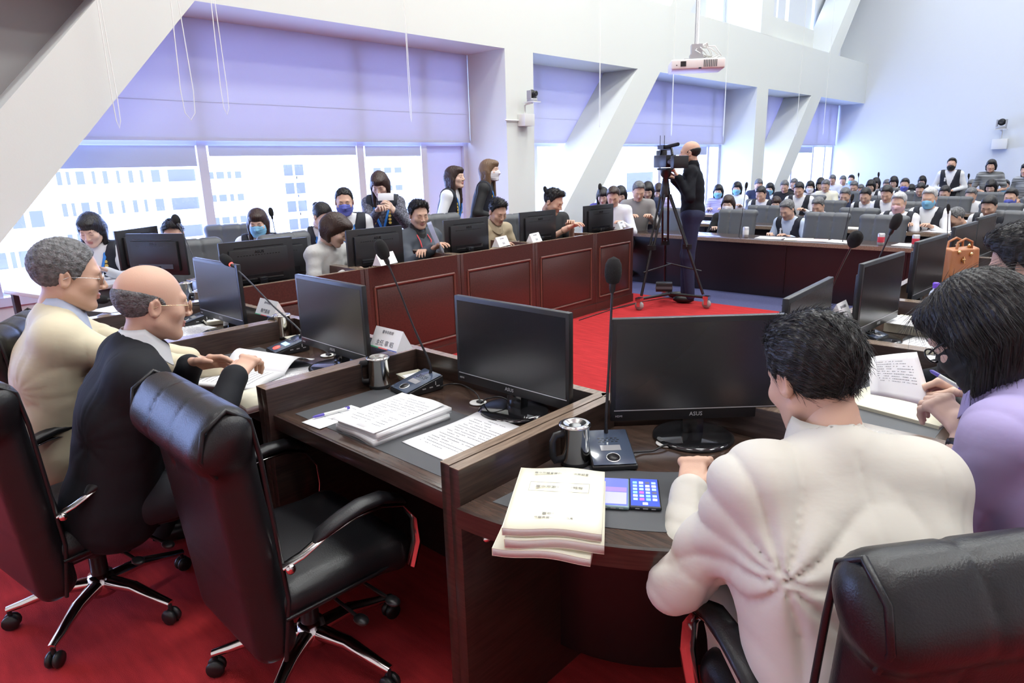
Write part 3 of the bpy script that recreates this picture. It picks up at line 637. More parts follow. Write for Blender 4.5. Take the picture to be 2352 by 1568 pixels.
for (bx, by, hx, hy, d, l) in ((628, 560, 623, 490, 5.62, 'thin gooseneck microphone above the woman in a blue mask'), (795, 590, 752, 566, 5.2, 'small gooseneck microphone before the woman in the grey cardigan'), (1272, 520, 1253, 438, 7.25, 'gooseneck microphone behind the head of the man in a black polo shirt'), (1384, 500, 1378, 431, 7.6, 'gooseneck microphone above the last monitor of the panelled row')):
    h = atd(hx, hy, d); mic((max(h[0]+.10, -4.66) if hx != 623 else h[0]+.05, h[1]+(.02 if hx != 1378 else -.15), ZD if hx != 623 else .68), 0, h, l, br=.021, basebox=False)
for (bx, by, hx, hy, y, l) in ((1713, 500, 1714, 428, 7.8, 'thin microphone on the front hall desk beside the can'), (1929, 556, 1957, 456, 7.8, 'tall thin microphone on the front hall desk left of the big grey chairs'), (2155, 570, 2178, 480, 7.8, 'thin microphone on the front hall desk near the right row'), (2020, 470, 2018, 402, 12.55, 'thin microphone standing up from the middle hall tables'), (2222, 455, 2225, 405, 14.15, 'thin microphone standing up from the rear hall tables on the right'), (1970, 430, 1972, 402, 15.75, 'thin microphone standing up from the rear hall tables on the left')):
    h = aty(hx, hy, y); b = (h[0]-.05 if hx < 1960 else h[0]+.03, y, .64); mic(tuple(b), 0, h, l, group='thin hall microphones', br=.017, basebox=False)
# mugs
q = onz(1314, 1062); mug((q[0]+.01, q[1]+.0, q[2]), R(70), 'lidded steel mug beside the cream books')
q = onz(871, 888); mug((q[0]+.005, q[1], q[2]), R(43), 'lidded steel mug on the middle desk against the divider')
mug(onz(653, 776), R(43), 'lidded steel mug behind the red lit microphone')
mug(onz(466, 712), R(43), 'lidded steel mug at the left of the farthest monitor facing us')
mug(onz(432, 690), R(43), 'lidded steel mug right of the bald head')
# grommets and cables
for (x, y, l) in ((1098, 926, 'white cable grommet on the middle desk'), (752, 817, 'white cable grommet on the desk of the bald man'), (1530, 1020, 'white cable grommet behind the round monitor foot near the white sleeve')): grommet(onz(x, y), l)
def cab(pp, l, r=.0028): cable([atz(x, y, z+.055) for x, y, z in pp], l, r)
cab([(1012, 888, .70), (1030, 882, .69), (1055, 882, .685), (1075, 890, .69), (1095, 905, .70), (1104, 924, .685)], 'black cable from the microphone to the grommet on the middle desk')
cab([(1106, 924, .685), (1120, 915, .72), (1150, 912, .72), (1175, 925, .70)], 'short black cable behind the monitor on the middle desk')
cab([(1446, 1040, .69), (1475, 1037, .685), (1500, 1035, .685), (1520, 1025, .69), (1534, 1020, .69)], 'black cable from the microphone to the monitor foot near the white sleeve')
cab([(705, 792, .70), (730, 795, .685), (750, 808, .69), (756, 816, .69)], 'black cable on the desk of the bald man')
cab([(2080, 745, .69), (2100, 715, .72), (2140, 692, .75), (2170, 685, .74)], 'black cable bundle below the monitor left of the handbag', .004)
cab([(1940, 770, .69), (1960, 755, .72), (1975, 748, .72), (1985, 755, .69)], 'black cable behind the tall microphone', .003)
# books and papers on the desks
def book(name, w, h, th, loc, rz, label, cat='book', group=None, mc=None, text=None, wav=.002, dz=0):
    t = empty(name, loc, rz, label, cat, group); n = 16
    zf = lambda x: wav*math.sin(x/w*7.5+1)+wav*.6*math.cos(x/w*4)
    P = lambda z0: [[(w*(i/n-.5), h*(j/4-.5), z0+zf(w*(i/n-.5))) for j in range(5)] for i in range(n+1)]
    m = MB(); m.grid(P(th-.0012), thick=(0, 0, -(th-.0024))); m.build('page_block', pages_m if mc is not None else paper_m, t)
    m = MB(); m.grid(P(th), thick=(0, 0, -.0012)); m.grid(P(.0012), thick=(0, 0, -.0012)); m.box((-w/2-.0008, 0, th/2+zf(-w/2)), (.0016, h, th)); m.build('cover', mc or paper_m, t)
    if text:
        for (s_, size, y) in text:
            text_bits(s_, size, Matrix.Translation((0, y, th+wav*1.3)), 'lettering', greyink_m, t, depth=.0003)
    return t
greyink_m = mat('faded_print', (.38, .37, .33), .7)
bc = atz(1281, 1141, ZD+.066); BR = R(2)
dv = atz(1371, 1078, ZD+.06)-atz(1190, 1070, ZD+.06); BR = math.atan2(dv[1], dv[0])
# books: the cover is seen upside down by the camera-side reader? the text runs for a reader on the far side of the desk
o3 = Vector((math.cos(BR), math.sin(BR), 0)); o4 = Vector((-math.sin(BR), math.cos(BR), 0))
bp = Vector((bc[0], bc[1], ZD+.002))
book('bound_report', .208, .292, .018, bp+o3*-.012+o4*-.012, BR-.07, 'cream covered bound report at the bottom of the pile of three', group='cream bound reports', mc=cream_m, wav=.003)
book('bound_report', .208, .292, .021, bp+o3*.004+o4*-.006+Vector((0, 0, .022)), BR+.01, 'cream covered bound report in the middle of the pile of three', group='cream bound reports', mc=cream_m, wav=.003)
book('bound_report', .208, .292, .018, bp+Vector((0, 0, .047)), BR, 'cream covered bound report on top of the pile, grey printing on its cover', group='cream bound reports', mc=cream_m, wav=.0025,
     text=[('臺中市議會第四屆第三次定期會', .0095, .112), ('臺中市政府施政報告', .0125, .040), ('臺中市政府', .011, -.085), ('中華民國一一三年四月', .0085, -.102)])
m = MB(); zz = ZD+.002+.047+.018+.0035
for a in (((-.07, .062), (.07, .062)), ((.07, .062), (.07, .018)), ((.07, .018), (-.07, .018)), ((-.07, .018), (-.07, .062))):
    m.tube([(a[0][0], a[0][1], 0), (a[1][0], a[1][1], 0)], .0005, 4)
tb = [o for o in bpy.data.objects if o.name.startswith('bound_report') and o.type == 'EMPTY'][-1]
q = m.build('printed_frame', greyink_m, tb); q.location = (0, 0, .0215)
# phones
def phone(px, py, rz, label, case, kind):
    t = empty('smartphone', onz(px, py), rz, label, 'phone', 'smartphones beside the cream reports')
    m = MB(); m.b2((-.038, -.076, 0), (.038, .076, .010)); m.build('case', case, t, bevel=.0042, seg=3)
    m = MB(); m.b2((-.034, -.071, .0098), (.034, .071, .0106)); m.build('screen', scr1_m if kind else scr2_m, t)
    m = MB()
    if kind:
        cols_ = [(.8, .1, .7), (.2, .7, .5), (.85, .85, .95), (.3, .5, .95), (.1, .1, .15)]
        ms = [mat('app_icon_%s' % n_, c, .4, emit=(c, .8)) for n_, c in zip(('pink', 'green', 'white', 'blue', 'dark'), cols_)]
        rr = random.Random(3)
        for i in range(4):
            for j in range(6): m.m = rr.choice([0, 1, 2, 2, 3, 3, 4]); m.b2((-.028+i*.0155, .054-j*.0175-.011, .0105), (-.0175+i*.0155, .054-j*.0175, .0110))
        m.m = 2; m.b2((-.006, -.066, .0105), (.006, -.055, .0110)); m.build('app_icons', ms, t)
    else:
        m.b2((-.031, -.064, .0105), (.031, -.005, .0109)); m.build('message_panel', scr3_m, t); m = MB(); m.b2((-.031, -.002, .0105), (.031, .022, .0109)); m.build('photo_strip', scr4_m, t)
    m = MB(); m.b2((-.006, -.0768, .004), (.006, -.0755, .0065)); m.b2((-.024, -.0768, .004), (-.014, -.0755, .006)); m.b2((.014, -.0768, .004), (.024, -.0755, .006)); m.build('ports', silver_m, t)
scr1_m = mat('lit_home_screen', (.04, .06, .3), .12, emit=((.10, .16, .75), .55)); scr2_m = mat('lit_chat_screen', (.1, .12, .4), .12, emit=((.18, .22, .75), .6))
scr3_m = mat('chat_panel', (.3, .3, .8), .12, emit=((.38, .38, 1.0), .8)); scr4_m = mat('chat_picture', (.25, .18, .5), .12, emit=((.30, .22, .6), .6))
tealcase_m = mat('clear_teal_case', (.20, .30, .32), .25); blackcase_m = mat('black_rubber_case', (.015, .018, .025), .4)
phone(1410, 1138, BR-R(1), 'phone in a clear teal case beside the cream reports', tealcase_m, 0)
phone(1480, 1140, BR+R(0), 'phone in a black case showing a grid of app icons', blackcase_m, 1)
# papers of the middle desk
NRr = R(-3)
book('document_stack', .21, .297, .020, Vector(onz(905, 975))+Vector((-.0, 0, 0)), R(-2), 'lower bound document under the loose printed pages on the middle desk', 'document', 'stapled documents on the middle desk')
book('document_stack', .21, .297, .017, Vector(onz(905, 975))+Vector((.0, .01, .021)), R(0), 'second thick document of the stack on the middle desk', 'document', 'stapled documents on the middle desk')
sheet('printed_sheet', .21, .297, 'loose printed sheet on top of the document stack, its corner hanging over', 'paper', Vector(onz(905, 975))+Vector((-.015, -.005, .0395)), R(3), .004, 14, seed=4)
sheet('printed_sheet', .225, .31, 'curled printed sheet lying right of the document stack on the middle desk', 'paper', onz(1068, 1004), R(-2), .012, 16, seed=5)
sheet('note_card', .10, .20, 'small blank pad sticking out left of the document stack', 'paper', onz(772, 958), R(3), 0, 3, seed=6)
def pen(p0, p1, label, cap=(.16, .12, .55)):
    a, b = Vector(p0), Vector(p1); c = (a+b)/2; t = empty('ballpoint_pen', c, 0, label, 'pen', 'purple and white pens'); a -= c; b -= c
    cm = mat('purple_plastic', (.10, .07, .42), .35)
    m = MB(); m.tube([a.lerp(b, .3), a.lerp(b, .92)], .0048, 10); m.build('barrel', whitep_m, t)
    m = MB(); m.tube([a, a.lerp(b, .06), a.lerp(b, .30)], [.0015, .0045, .0052], 10); m.tube([a.lerp(b, .92), b], [.005, .004], 10); m.tube([a.lerp(b, .88)+Vector((0, 0, .006)), b+Vector((0, 0, .005))], .0015, 6); m.build('cap', cm, t)
pen(atz(718, 958, .746), atz(803, 936, .746), 'purple and white pen lying on the pad left of the document stack')
def tray(loc, rz, label):
    t = empty('memo_tray', loc, rz, label, 'tray', 'cream plastic trays'); m = MB(); w, h = .070, .05
    P = [(-w*.85, -h*.85, 0), (w*.85, -h*.85, 0), (w*.85, h*.85, 0), (-w*.85, h*.85, 0), (-w, -h, .022), (w, -h, .022), (w, h, .022), (-w, h, .022)]
    m.add(P, [(0, 3, 2, 1), (0, 1, 5, 4), (1, 2, 6, 5), (2, 3, 7, 6), (3, 0, 4, 7)]); 
    Q = [(p[0]*.93, p[1]*.93, p[2]+.002) for p in P]; m.add(Q, [(0, 1, 2, 3), (0, 4, 5, 1), (1, 5, 6, 2), (2, 6, 7, 3), (3, 7, 4, 0)]); m.add(P[4:]+Q[4:], [(0, 1, 5, 4), (1, 2, 6, 5), (2, 3, 7, 6), (3, 0, 4, 7)])
    m.build('dish', creamp_m, t); m = MB(); m.b2((-.05, -.033, .012), (.05, .033, .017)); m.build('memo_paper', paper_m, t)
tray(onz(955, 876), R(-12), 'cream plastic tray behind the leaning microphone on the middle desk'); tray(onz(688, 787), R(-12), 'cream plastic tray behind the red lit microphone'); tray(onz(490, 742), R(-12), 'cream plastic tray by the farthest monitor facing us')
# bald man's open document
def open_doc(loc, rz, label, w=.21, h=.297, lift=.05):
    t = empty('open_document', loc, rz, label, 'document'); n = 12
    P = [[(w*i/n, h*(j/8-.5), .012+lift*math.sin(PI*min(1, i/n*1.15))*(.6+.4*j/8)) for j in range(9)] for i in range(n+1)]
    Q = [[(-w*(1-i/n), h*(j/8-.5), .016+.006*math.sin(PI*i/n)) for j in range(9)] for i in range(n+1)]
    m = MB(); m.grid(P, thick=(0, 0, -.002)); m.build('raised_page', paper_m, t)
    m = MB(); m.grid(Q, thick=(0, 0, -.015)); m.build('page_block', paper_m, t)
    m = MB(); r = random.Random(2)
    for k in range(12):
        y = h*(.38-.07*k); x = -w*.9
        while x < -w*.15:
            l = r.uniform(.004, .01); zc = lambda x: .0168+.006*math.sin(PI*(1+x/w)); m.add([(x, y, zc(x)), (x+l, y, zc(x+l)), (x+l, y+.003, zc(x+l)), (x, y+.003, zc(x))], [(0, 1, 2, 3)]); x += l+.002
    m.build('printed_text', ink_m, t); return t
t = open_doc(onz(585, 858), R(100), 'white document held open by the bald man, its page bulging up', lift=.06); t.rotation_euler = (0, 0, R(115))
sheet('printed_sheet', .21, .297, 'printed sheet sticking out from under the open document toward the divider', 'paper', onz(655, 872), R(60), .0, 14, seed=8)
book('report_book', .19, .26, .022, onz(618, 915), R(0), 'thick cream edged report at the corner of the desk of the bald man', 'book', mc=cream_m)
for (x, y, r_, l) in ((425, 765, 10, 'white papers on the desk of the grey haired man'), (395, 752, -10, 'second sheet of papers beside the grey haired man'), (280, 706, 20, 'papers on the corner desk behind the grey haired man')):
    sheet('printed_sheet', .21, .297, l, 'paper', onz(x, y, ZD), R(r_), .004, 14, seed=x)
# name plates
def plate(loc, rz, label, w=.20, h=.085, txt=('臺中市政府', '局長'), col=True, group='folded name cards'):
    t = empty('name_card', loc, rz, label, 'name card', group); d = .04
    m = MB(); m.add([(-w/2, -d, 0), (w/2, -d, 0), (w/2, 0, h), (-w/2, 0, h), (-w/2, d, 0), (w/2, d, 0)], [(0, 1, 2, 3), (3, 2, 5, 4), (0, 3, 4), (1, 5, 2)]); m.build('card', paper_m, t)
    a = math.atan2(h, d); T = Matrix.Translation((0, -d/2-.0006, h/2)) @ Matrix.Rotation(a, 4, 'X')
    text_bits(txt[0], .014, T @ Matrix.Translation((-.0, .025, 0)), 'lettering', ink_m, t, .0003); text_bits(txt[1], .024, T @ Matrix.Translation((0, -.020, 0)), 'lettering', ink_m, t, .0003)
    if col:
        for i, c in enumerate(((.05, .45, .2), (.75, .06, .06), (.06, .1, .4))):
            m = MB(); m.b2((-w/2+i*w/3, -.0008, -h*.55), (-w/2+(i+1)*w/3, .0004, -h*.50)); o = m.build('colour_stripe', mat('stripe_%s' % ('green', 'red', 'blue')[i], c, .5), t); o.data.transform(Matrix.Translation((0, -d/2-.0006, h/2)) @ Matrix.Rotation(a-R(90), 4, 'X'))
    return t
p = atz(900, 797, .755); plate((-2.12, 1.78, .70) if False else tuple(atd(898, 797, 2.62)), R(0), 'folded white name card with coloured stripes right of the monitor of the bald man', w=.17, h=.075, txt=('臺中市政府', '主任 辜 昭'))
plate(tuple(atd(622, 722, 3.55)), R(0), 'folded white name card left behind the monitor of the bald man', w=.19, h=.08, txt=('臺中市政府', '專門委員'))
plate(tuple(atd(1928, 738, 2.85)), R(90), 'white name card end on, right of the monitor behind the white jacket man', w=.12, h=.085)
for (x, y, d, l) in ((885, 603, 5.02, 'white name card before the second monitor of the panelled row'), (1151, 562, 6.05, 'white name card in front of the man in a khaki shirt'), (1227, 553, 6.45, 'white name card beside the fourth monitor of the panelled row'), (1425, 523, 7.55, 'white name card at the far end of the panelled row')):
    q = atd(x, y, d); plate((q[0], q[1], q[2]-.01), R(105), l, w=.20, h=.085, txt=('臺中市政府', '局長'), col=False)
# right row: thick book with phone, papers, bag, bottle
book('thick_book', .215, .30, .045, atz(2128, 762, ZD+.002)+np.array([0, 0, 0]), R(85), 'thick cream book with white top sheet on the desk behind the lilac woman', 'book', mc=cream_m, wav=.001)
sheet('printed_sheet', .20, .28, 'white sheet on top of the thick cream book', 'paper', atz(2120, 742, ZD+.052), R(85), .0, 0)
t = empty('mobile_phone', atz(2172, 740, ZD+.056), R(80), 'small dark phone lying on the thick cream book', 'phone'); m = MB(); m.b2((-.03, -.055, 0), (.03, .055, .009)); m.build('body', plastic_m, t, bevel=.003); m = MB(); m.b2((-.026, -.045, .009), (.026, .045, .0095)); m.build('screen', gloss_m, t)
sheet('printed_sheet', .21, .297, 'printed sheet on the desk behind the divider, near the black mask', 'paper', onz(2165, 797), R(80), .0, 12, seed=3)
book('cream_pad', .22, .31, .012, atz(2070, 935, ZD+.002), R(80), 'cream report lying under the sheet held by the lilac woman', 'book', mc=cream_m)
tan_m = mat('tan_leather', (.42, .17, .07), .42, bump=(200, .1)); gold_m = mat('gold_metal', (.85, .6, .28), .2, 1)
q = atd(2198, 612, 4.05); bg = empty('handbag', (q[0], q[1], q[2]-.12), R(60), 'tan leather handbag with gold clasps on the right row of desks', 'handbag')
bs = S(); bs.box((0, 0, .12), (.115, .06, .12), .015, None, .01).mod(lambda P, d: d+.18*np.clip(P[:, 2]-.12, 0, 1)*0+np.abs(P[:, 1])*0+.30*np.clip(np.abs(P[:, 1])-.045+.30*(P[:, 2]-.10), 0, .1)+.004*np.sin(P[:, 0]*120)*(P[:, 0] > .06))
sobj('body', bs, (-.14, -.09, -.02), (.14, .09, .26), .007, tan_m, bg)
m = MB()
for y in (-.03, .03): m.tube([(-.06, y, .22), (-.055, y, .27), (0, y, .29), (.055, y, .27), (.06, y, .22)], .007, 8)
m.build('handle', tan_m, bg)
m = MB()
for (x, y, z) in ((-.06, -.05, .215), (.03, -.055, .20), (-.02, 0, .25), (.05, -.02, .245), (-.03, -.06, .17)): m.ball((x, y, z), .012, 10)
m.tube([(-.035, -.062, .19), (-.03, -.066, .15)], .006, 6); m.build('clasp', gold_m, bg)
q = atd(2142, 715, 3.35); wb_ = empty('water_bottle', (q[0], q[1], ZD), 0, 'small clear water bottle with a purple cap beside the dark hair', 'bottle')
m = MB(); m.lathe([(0, 0), (.03, 0), (.031, .02), (.031, .11), (.022, .145), (.013, .155), (.013, .165)], (0, 0, 0), 18); m.build('bottle_body', mat('bottle_plastic', (.55, .62, .75), .15, coat=.4), wb_)
m = MB(); m.lathe([(.015, .163), (.016, .185), (.012, .19), (0, .19)], (0, 0, 0), 16); m.build('cap', mat('purple_cap', (.16, .06, .6), .4), wb_); m = MB(); m.lathe([(.0315, .05), (.0318, .051), (.0318, .10), (.0315, .101)], (0, 0, 0), 18); m.build('label_band', mat('blue_label', (.05, .15, .6), .4), wb_)
# front hall desk: cans, papers
can_m = mat('drink_can', (.60, .60, .62), .3, .7); redband = mat('red_print', (.6, .05, .08), .4)
for (x, y, yy, l) in ((1712, 548, 7.75, 'white paper cup on the front hall desk beside the bowed man in a vest'), (2021, 573, 7.7, 'silver and red can on the front hall desk before the empty grey chairs'), (2100, 578, 7.7, 'blue and red can on the front hall desk beside the right row')):
    q = aty(x, y, yy); t = empty('drink_can', (q[0], q[1], .64), 0, l, 'can', 'cans on the front hall desk'); m = MB(); m.lathe([(0, 0), (.03, 0), (.034, .006), (.034, .115), (.028, .122), (0, .12)], (0, 0, 0), 16); m.build('body', can_m, t); m = MB(); m.lathe([(.0343, .03), (.0345, .031), (.0345, .085), (.0343, .086)], (0, 0, 0), 16); m.build('print_band', redband if x > 1800 else whitep_m, t)
pinkp = mat('pink_paper', (.80, .58, .58), .6)
for (x, y, yy, l, pm) in ((1760, 552, 7.7, 'crumpled white papers on the front hall desk', paper_m), (1830, 556, 7.75, 'open cream booklet before the bowed man in a vest', cream_m), (1855, 560, 7.65, 'pale pink sheet on the front hall desk', pinkp), (1925, 563, 7.75, 'white sheet right of the booklet on the front hall desk', paper_m), (2085, 570, 7.7, 'white sheet at the right end of the front hall desk', paper_m)):
    q = aty(x, y, yy); sheet('sheet_of_paper', .30, .21, l, 'paper', (q[0], 7.80, .641), R(rng.uniform(-20, 20)), .008, 4, seed=x, mp=pm, group='papers on the front hall desk')
for i, y in enumerate(ROWY[1:4]):
    for k in range(9 if i < 2 else 7):
        x = -4.6+k*.98+rng.uniform(-.15, .15); sheet('sheet_of_paper', .30, .21, ['sheet of paper on the second hall table', 'sheet of paper on the third hall table', 'sheet of paper on the fourth hall table'][i]+', %s from the window side' % ['first', 'second', 'third', 'fourth', 'fifth', 'sixth', 'seventh', 'eighth', 'ninth'][k], 'paper', (x, y+.22, .641), R(rng.uniform(-15, 15)), .008, 0, n=3, mp=[paper_m, pinkp, cream_m, paper_m][k % 4], group=['papers on the second hall table', 'papers on the third hall table', 'papers on the fourth hall table'][i])
# projector on its pole
q = atd(1598, 152, 6.4); pj = empty('projector', tuple(q), R(35), 'white ceiling projector hanging from a grey pole with looped cables', 'projector')
pw = mat('projector_white', (.78, .75, .72), .4)
m = MB(); m.b2((-.245, -.18, -.045), (.245, .18, .045)); m.build('housing', pw, pj, bevel=.015, seg=3)
m = MB(); m.b2((-.16, -.185, -.02), (-.11, -.178, .025)); m.build('lens', gloss_m, pj); m = MB(); [m.b2((.05+.016*i, -.184, -.03+.0), (.058+.016*i, -.178, .032)) for i in range(8)]; m.build('vent_grille', greyleather_m, pj)
m = MB(); m.b2((-.20, -.185, -.012), (-.19, -.178, -.004)); m.b2((.005, -.184, -.045), (.03, -.178, -.033)); m.build('sensor', plastic_m, pj)
m = MB(); m.b2((-.12, -.1, .045), (.10, .12, .06)); m.b2((-.06, -.05, .06), (.06, .06, .10)); m.lathe([(.05, .10), (.05, .16), (.022, .17), (.022, 4.0)], (0, 0, 0), 16); m.b2((-.05, -.05, .10), (.05, .05, .19)); m.build('mount', mat('grey_metal', (.5, .5, .52), .35, .6), pj)
m = MB()
for k in range(7):
    a = rng.uniform(-.05, .16); m.tube([(.02, .0, .17), (a, -.08, .13+.01*k), (a+.08, -.03+.02*k, .09), (a+.03, .05, .075), (.02, .05, .12)], .006, 5)
m.build('cable_loops', whitep_m, pj)
# wall cameras
def ptz(loc, rz, label, s=1):
    t = empty('wall_camera', loc, rz, label, 'camera', 'robotic wall cameras'); t.scale = (s, s, s)
    m = MB(); m.b2((-.09, 0, -.30), (.09, .12, -.16)); m.build('junction_box', whitep_m, t, bevel=.004); m = MB(); m.tube([(0, .04, -.18), (0, .04, -.05), (0, .16, -.035)], .013, 8); m.b2((-.07, .08, -.035), (.07, .24, -.025)); m.build('bracket', whitep_m, t)
    m = MB(); m.lathe([(0, -.025), (.065, -.025), (.06, .01), (0, .01)], (0, .16, 0), 20); m.b2((-.062, .13, 0), (-.045, .19, .10)); m.b2((.045, .13, 0), (.062, .19, .10)); m.build('yoke', mat('camera_grey', (.35, .35, .38), .4), t)
    m = MB(); m.ball((0, .16, .065), .048, 16); m.lathe([(.03, 0), (.03, .05), (.022, .052), (0, .045)], (0, .18, .065), 16, M=Matrix.Rotation(R(-90), 3, 'X')); m.build('camera_head', plastic_m, t)
q = atx(1212, 232, XW); ptz((XW+.002, q[1]-.12, q[2]), R(-90), 'robotic camera on the white column above the standing women', 1.15)
m = MB(); m.tube([(XW+.02, q[1]-.50, q[2]-.27), (XW+.02, q[1]-.2, q[2]-.27)], .012, 8); tag(m.build('cable_duct', whitep_m), 'short white cable duct left of the column camera', 'duct')
q = aty(2304, 292, YE); ptz((q[0], YE, q[2]), R(180), 'robotic camera on the pale end wall', 1.9)
# ---------------------------------------------------------------- people
SK = [mat('skin_warm', (.62, .385, .285), .48, bump=(260, .05), spec=.35), mat('skin_fair', (.70, .475, .375), .5, spec=.35), mat('skin_tan', (.52, .305, .215), .48, bump=(260, .05), spec=.35)]
lip_m = mat('lips', (.50, .21, .18), .45); eyew_m = mat('eye_white', (.75, .73, .70), .2); iris_m = mat('dark_iris', (.02, .012, .01), .1)
hairb_m = mat('black_hair', (.012, .010, .011), .42, bump=(90, .55, (1, 1, .12)), spec=.4); hairbr_m = mat('dark_brown_hair', (.035, .018, .014), .42, bump=(90, .5, (1, 1, .12)), spec=.4)
hairlb_m = mat('light_brown_hair', (.16, .095, .055), .42, bump=(90, .5, (1, 1, .1)), spec=.4); hairg_m = mat('grey_hair', (.13, .13, .135), .6, bump=(160, .8, (.4, 1, 1)), var=(60, .55, (.3, 1, 1))); hairw_m = mat('white_hair', (.45, .45, .46), .6, bump=(120, .5), var=(40, .3))
def head_sdf(male=True, thin=0):
    s = S(); w = 1.0 if male else .95
    s.ell((0, -.018, .036), (.0765*w, .096, .086), k=.01)
    s.ell((0, .026, -.022), (.0655*w, .066, .088), k=.03)
    for x in (-1, 1):
        s.cap((x*.056*w, -.004, -.052), (x*.022*w, .062, -.094), .019, .015, k=.03)
        s.ell((x*.042*w, .060, -.022), (.022, .020, .018), k=.025)
    s.ell((0, .070, -.096), (.022, .018, .016), k=.02)
    s.cap((-.034, .078, .026), (.034, .078, .026), .011, k=.018)
    for x in (-1, 1): s.ell((x*.031, .100, .008), (.019, .014, .011), k=.014, op='-')
    for x in (-1, 1): s.ell((x*.031, .0755, .005), (.0155, .0135, .0115), k=.004)
    s.cap((0, .088, .016), (0, .108, -.024), .0065, .0105, k=.008)
    for x in (-1, 1): s.ell((x*.012, .100, -.029), (.0085, .010, .007), k=.006)
    s.ell((0, .088, -.055), (.022, .0095, .0055), k=.007).ell((0, .0865, -.0655), (.018, .0095, .0062), k=.006)
    s.cap((-.023, .0955, -.0603), (.023, .0955, -.0603), .0016, k=.004, op='-')
    for x in (-1, 1):
        e = rotm(0, 0, x*R(-18)); s.ell((x*.0795*w, -.012, -.004), (.007, .019, .031), e, k=.007)
        s.ell((x*.086*w, -.008, -.002), (.005, .011, .018), e, k=.005, op='-'); s.cap((x*.083*w, -.024, .012), (x*.0835*w, -.020, -.024), .0045, k=.004)
    s.cap((0, -.018, -.05), (0, -.034, -.10), .052*w, .050*w, k=.03)
    return s
HEADS = {}
def head_geo(male, h):
    k = (male, h)
    if k not in HEADS:
        V, Fq = polyg(head_sdf(male), (-.11, -.14, -.20), (.11, .14, .14), h)
        c = V[Fq].mean(1); lips = (np.abs(c[:, 0]) < .022) & (c[:, 1] > .084) & (c[:, 2] < -.050) & (c[:, 2] > -.0735)
        HEADS[k] = (V, Fq, lips.astype(int))
    return HEADS[k]
def hair_sdf(style, male=True):
    s = S(); w = 1.0 if male else .97; N_ = np.interp
    if style in ('short', 'neat', 'crew', 'thick'):
        t = {'short': .0065, 'neat': .009, 'crew': .004, 'thick': .013}[style]
        s.ell((0, -.016, .040), (.078+t, .098+t, .088+t), k=.01)
        if style != 'crew': s.ell((0, .040, .106+t*.3), (.052, .044, .026), k=.03)
        zb = lambda y: N_(y, [-.14, -.06, -.034, -.030, -.004, .012, .022, .040, .060, .085, .12], [-.070, -.066, -.055, -.028, .028, .002, .016, .066, .088, .104, .12])
        s.fn(lambda P: zb(P[:, 1])-P[:, 2]+.004*np.sin(P[:, 0]*120), .006)
        f = .0022 if style != 'crew' else .001
        s.mod(lambda P, d: d+f*np.sin(P[:, 0]*210+3*np.sin(P[:, 1]*40))*np.sin(P[:, 1]*90+P[:, 2]*120+P[:, 0]*60))
    elif style == 'balding':
        s.ell((0, -.019, .030), (.0815, .1015, .088), k=.01)
        zt = lambda y: N_(y, [-.14, -.10, -.05, .0, .03, .05], [.040, .050, .046, .034, .012, -.02])
        zb = lambda y: N_(y, [-.14, -.06, -.034, -.030, -.004, .012, .03, .06], [-.085, -.078, -.06, -.030, .028, -.004, .006, .03])
        s.fn(lambda P: np.maximum(zb(P[:, 1])-P[:, 2], P[:, 2]-zt(P[:, 1])), .012)
        s.mod(lambda P, d: d+.0009*np.sin(P[:, 0]*500)*np.sin(P[:, 2]*420+P[:, 1]*300))
    elif style == 'receding':
        s.ell((0, -.018, .038), (.086, .106, .094), k=.01)
        zb = lambda y, x: N_(y, [-.14, -.06, -.034, -.030, -.004, .012, .030, .050, .068, .085], [-.085, -.078, -.06, -.030, .028, -.006, .004, .055, .085, .13])
        s.fn(lambda P: zb(P[:, 1], 0)-P[:, 2], .008)
        s.mod(lambda P, d: d+.0018*np.sin(P[:, 0]*230+P[:, 1]*60)*np.sin(P[:, 1]*160+P[:, 2]*190))
    else:
        L = {'bob': -.125, 'shortbob': -.095, 'long': -.30, 'longer': -.40, 'bun': -.05, 'pony': -.05}[style]
        if style in ('bun', 'pony'):
            s.ell((0, -.018, .038), (.084, .104, .094), k=.01)
            zb = lambda y: N_(y, [-.14, -.06, -.034, -.030, -.004, .012, .022, .040, .060, .085, .12], [-.070, -.066, -.055, -.028, .020, -.006, .01, .045, .068, .085, .10])
            s.fn(lambda P: zb(P[:, 1])-P[:, 2], .006)
            if style == 'bun': s.ell((0, -.125, .05), (.032, .028, .032), k=.012)
            else: s.cap((0, -.12, .04), (0, -.135, -.15), .026, .012, k=.015)
        else:
            s.ell((0, -.020, .034), (.092*w, .110, .098), k=.01)
            for x in (-1, 1): s.cap((x*.076*w, -.012, -.01), (x*.070, -.015, L+.02), .026, .018 if L < -.2 else .022, k=.04)
            if L < -.2: [s.cap((x*.078*w, .012, -.03), (x*.066, .025, L+.03), .020, .013, k=.02) for x in (-1, 1)]
            s.cap((0, -.085, -.01), (0, -.082, L+.015), .045, .03, k=.05)
            s.cap((-.05, -.07, -.02), (-.05, -.07, L+.02), .035, .025, k=.05).cap((.05, -.07, -.02), (.05, -.07, L+.02), .035, .025, k=.05)
            s.fn(lambda P: L-P[:, 2]+.006*np.sin(P[:, 0]*60), .006)
            # face opening
            s.box((0, .095, -.085), (.056*w, .085, .125), .03, None, .015, '-')
            s.cap((0, -.0, -.075), (0, -.04, -.22), .058, .064, k=.01, op='-')
            s.ell((0, .052, .080), (.060, .050, .034), k=.025)
        s.mod(lambda P, d: d+.0022*np.sin(np.arctan2(P[:, 0], P[:, 1]+.02)*46+P[:, 2]*12))
    return s
HAIRS = {}
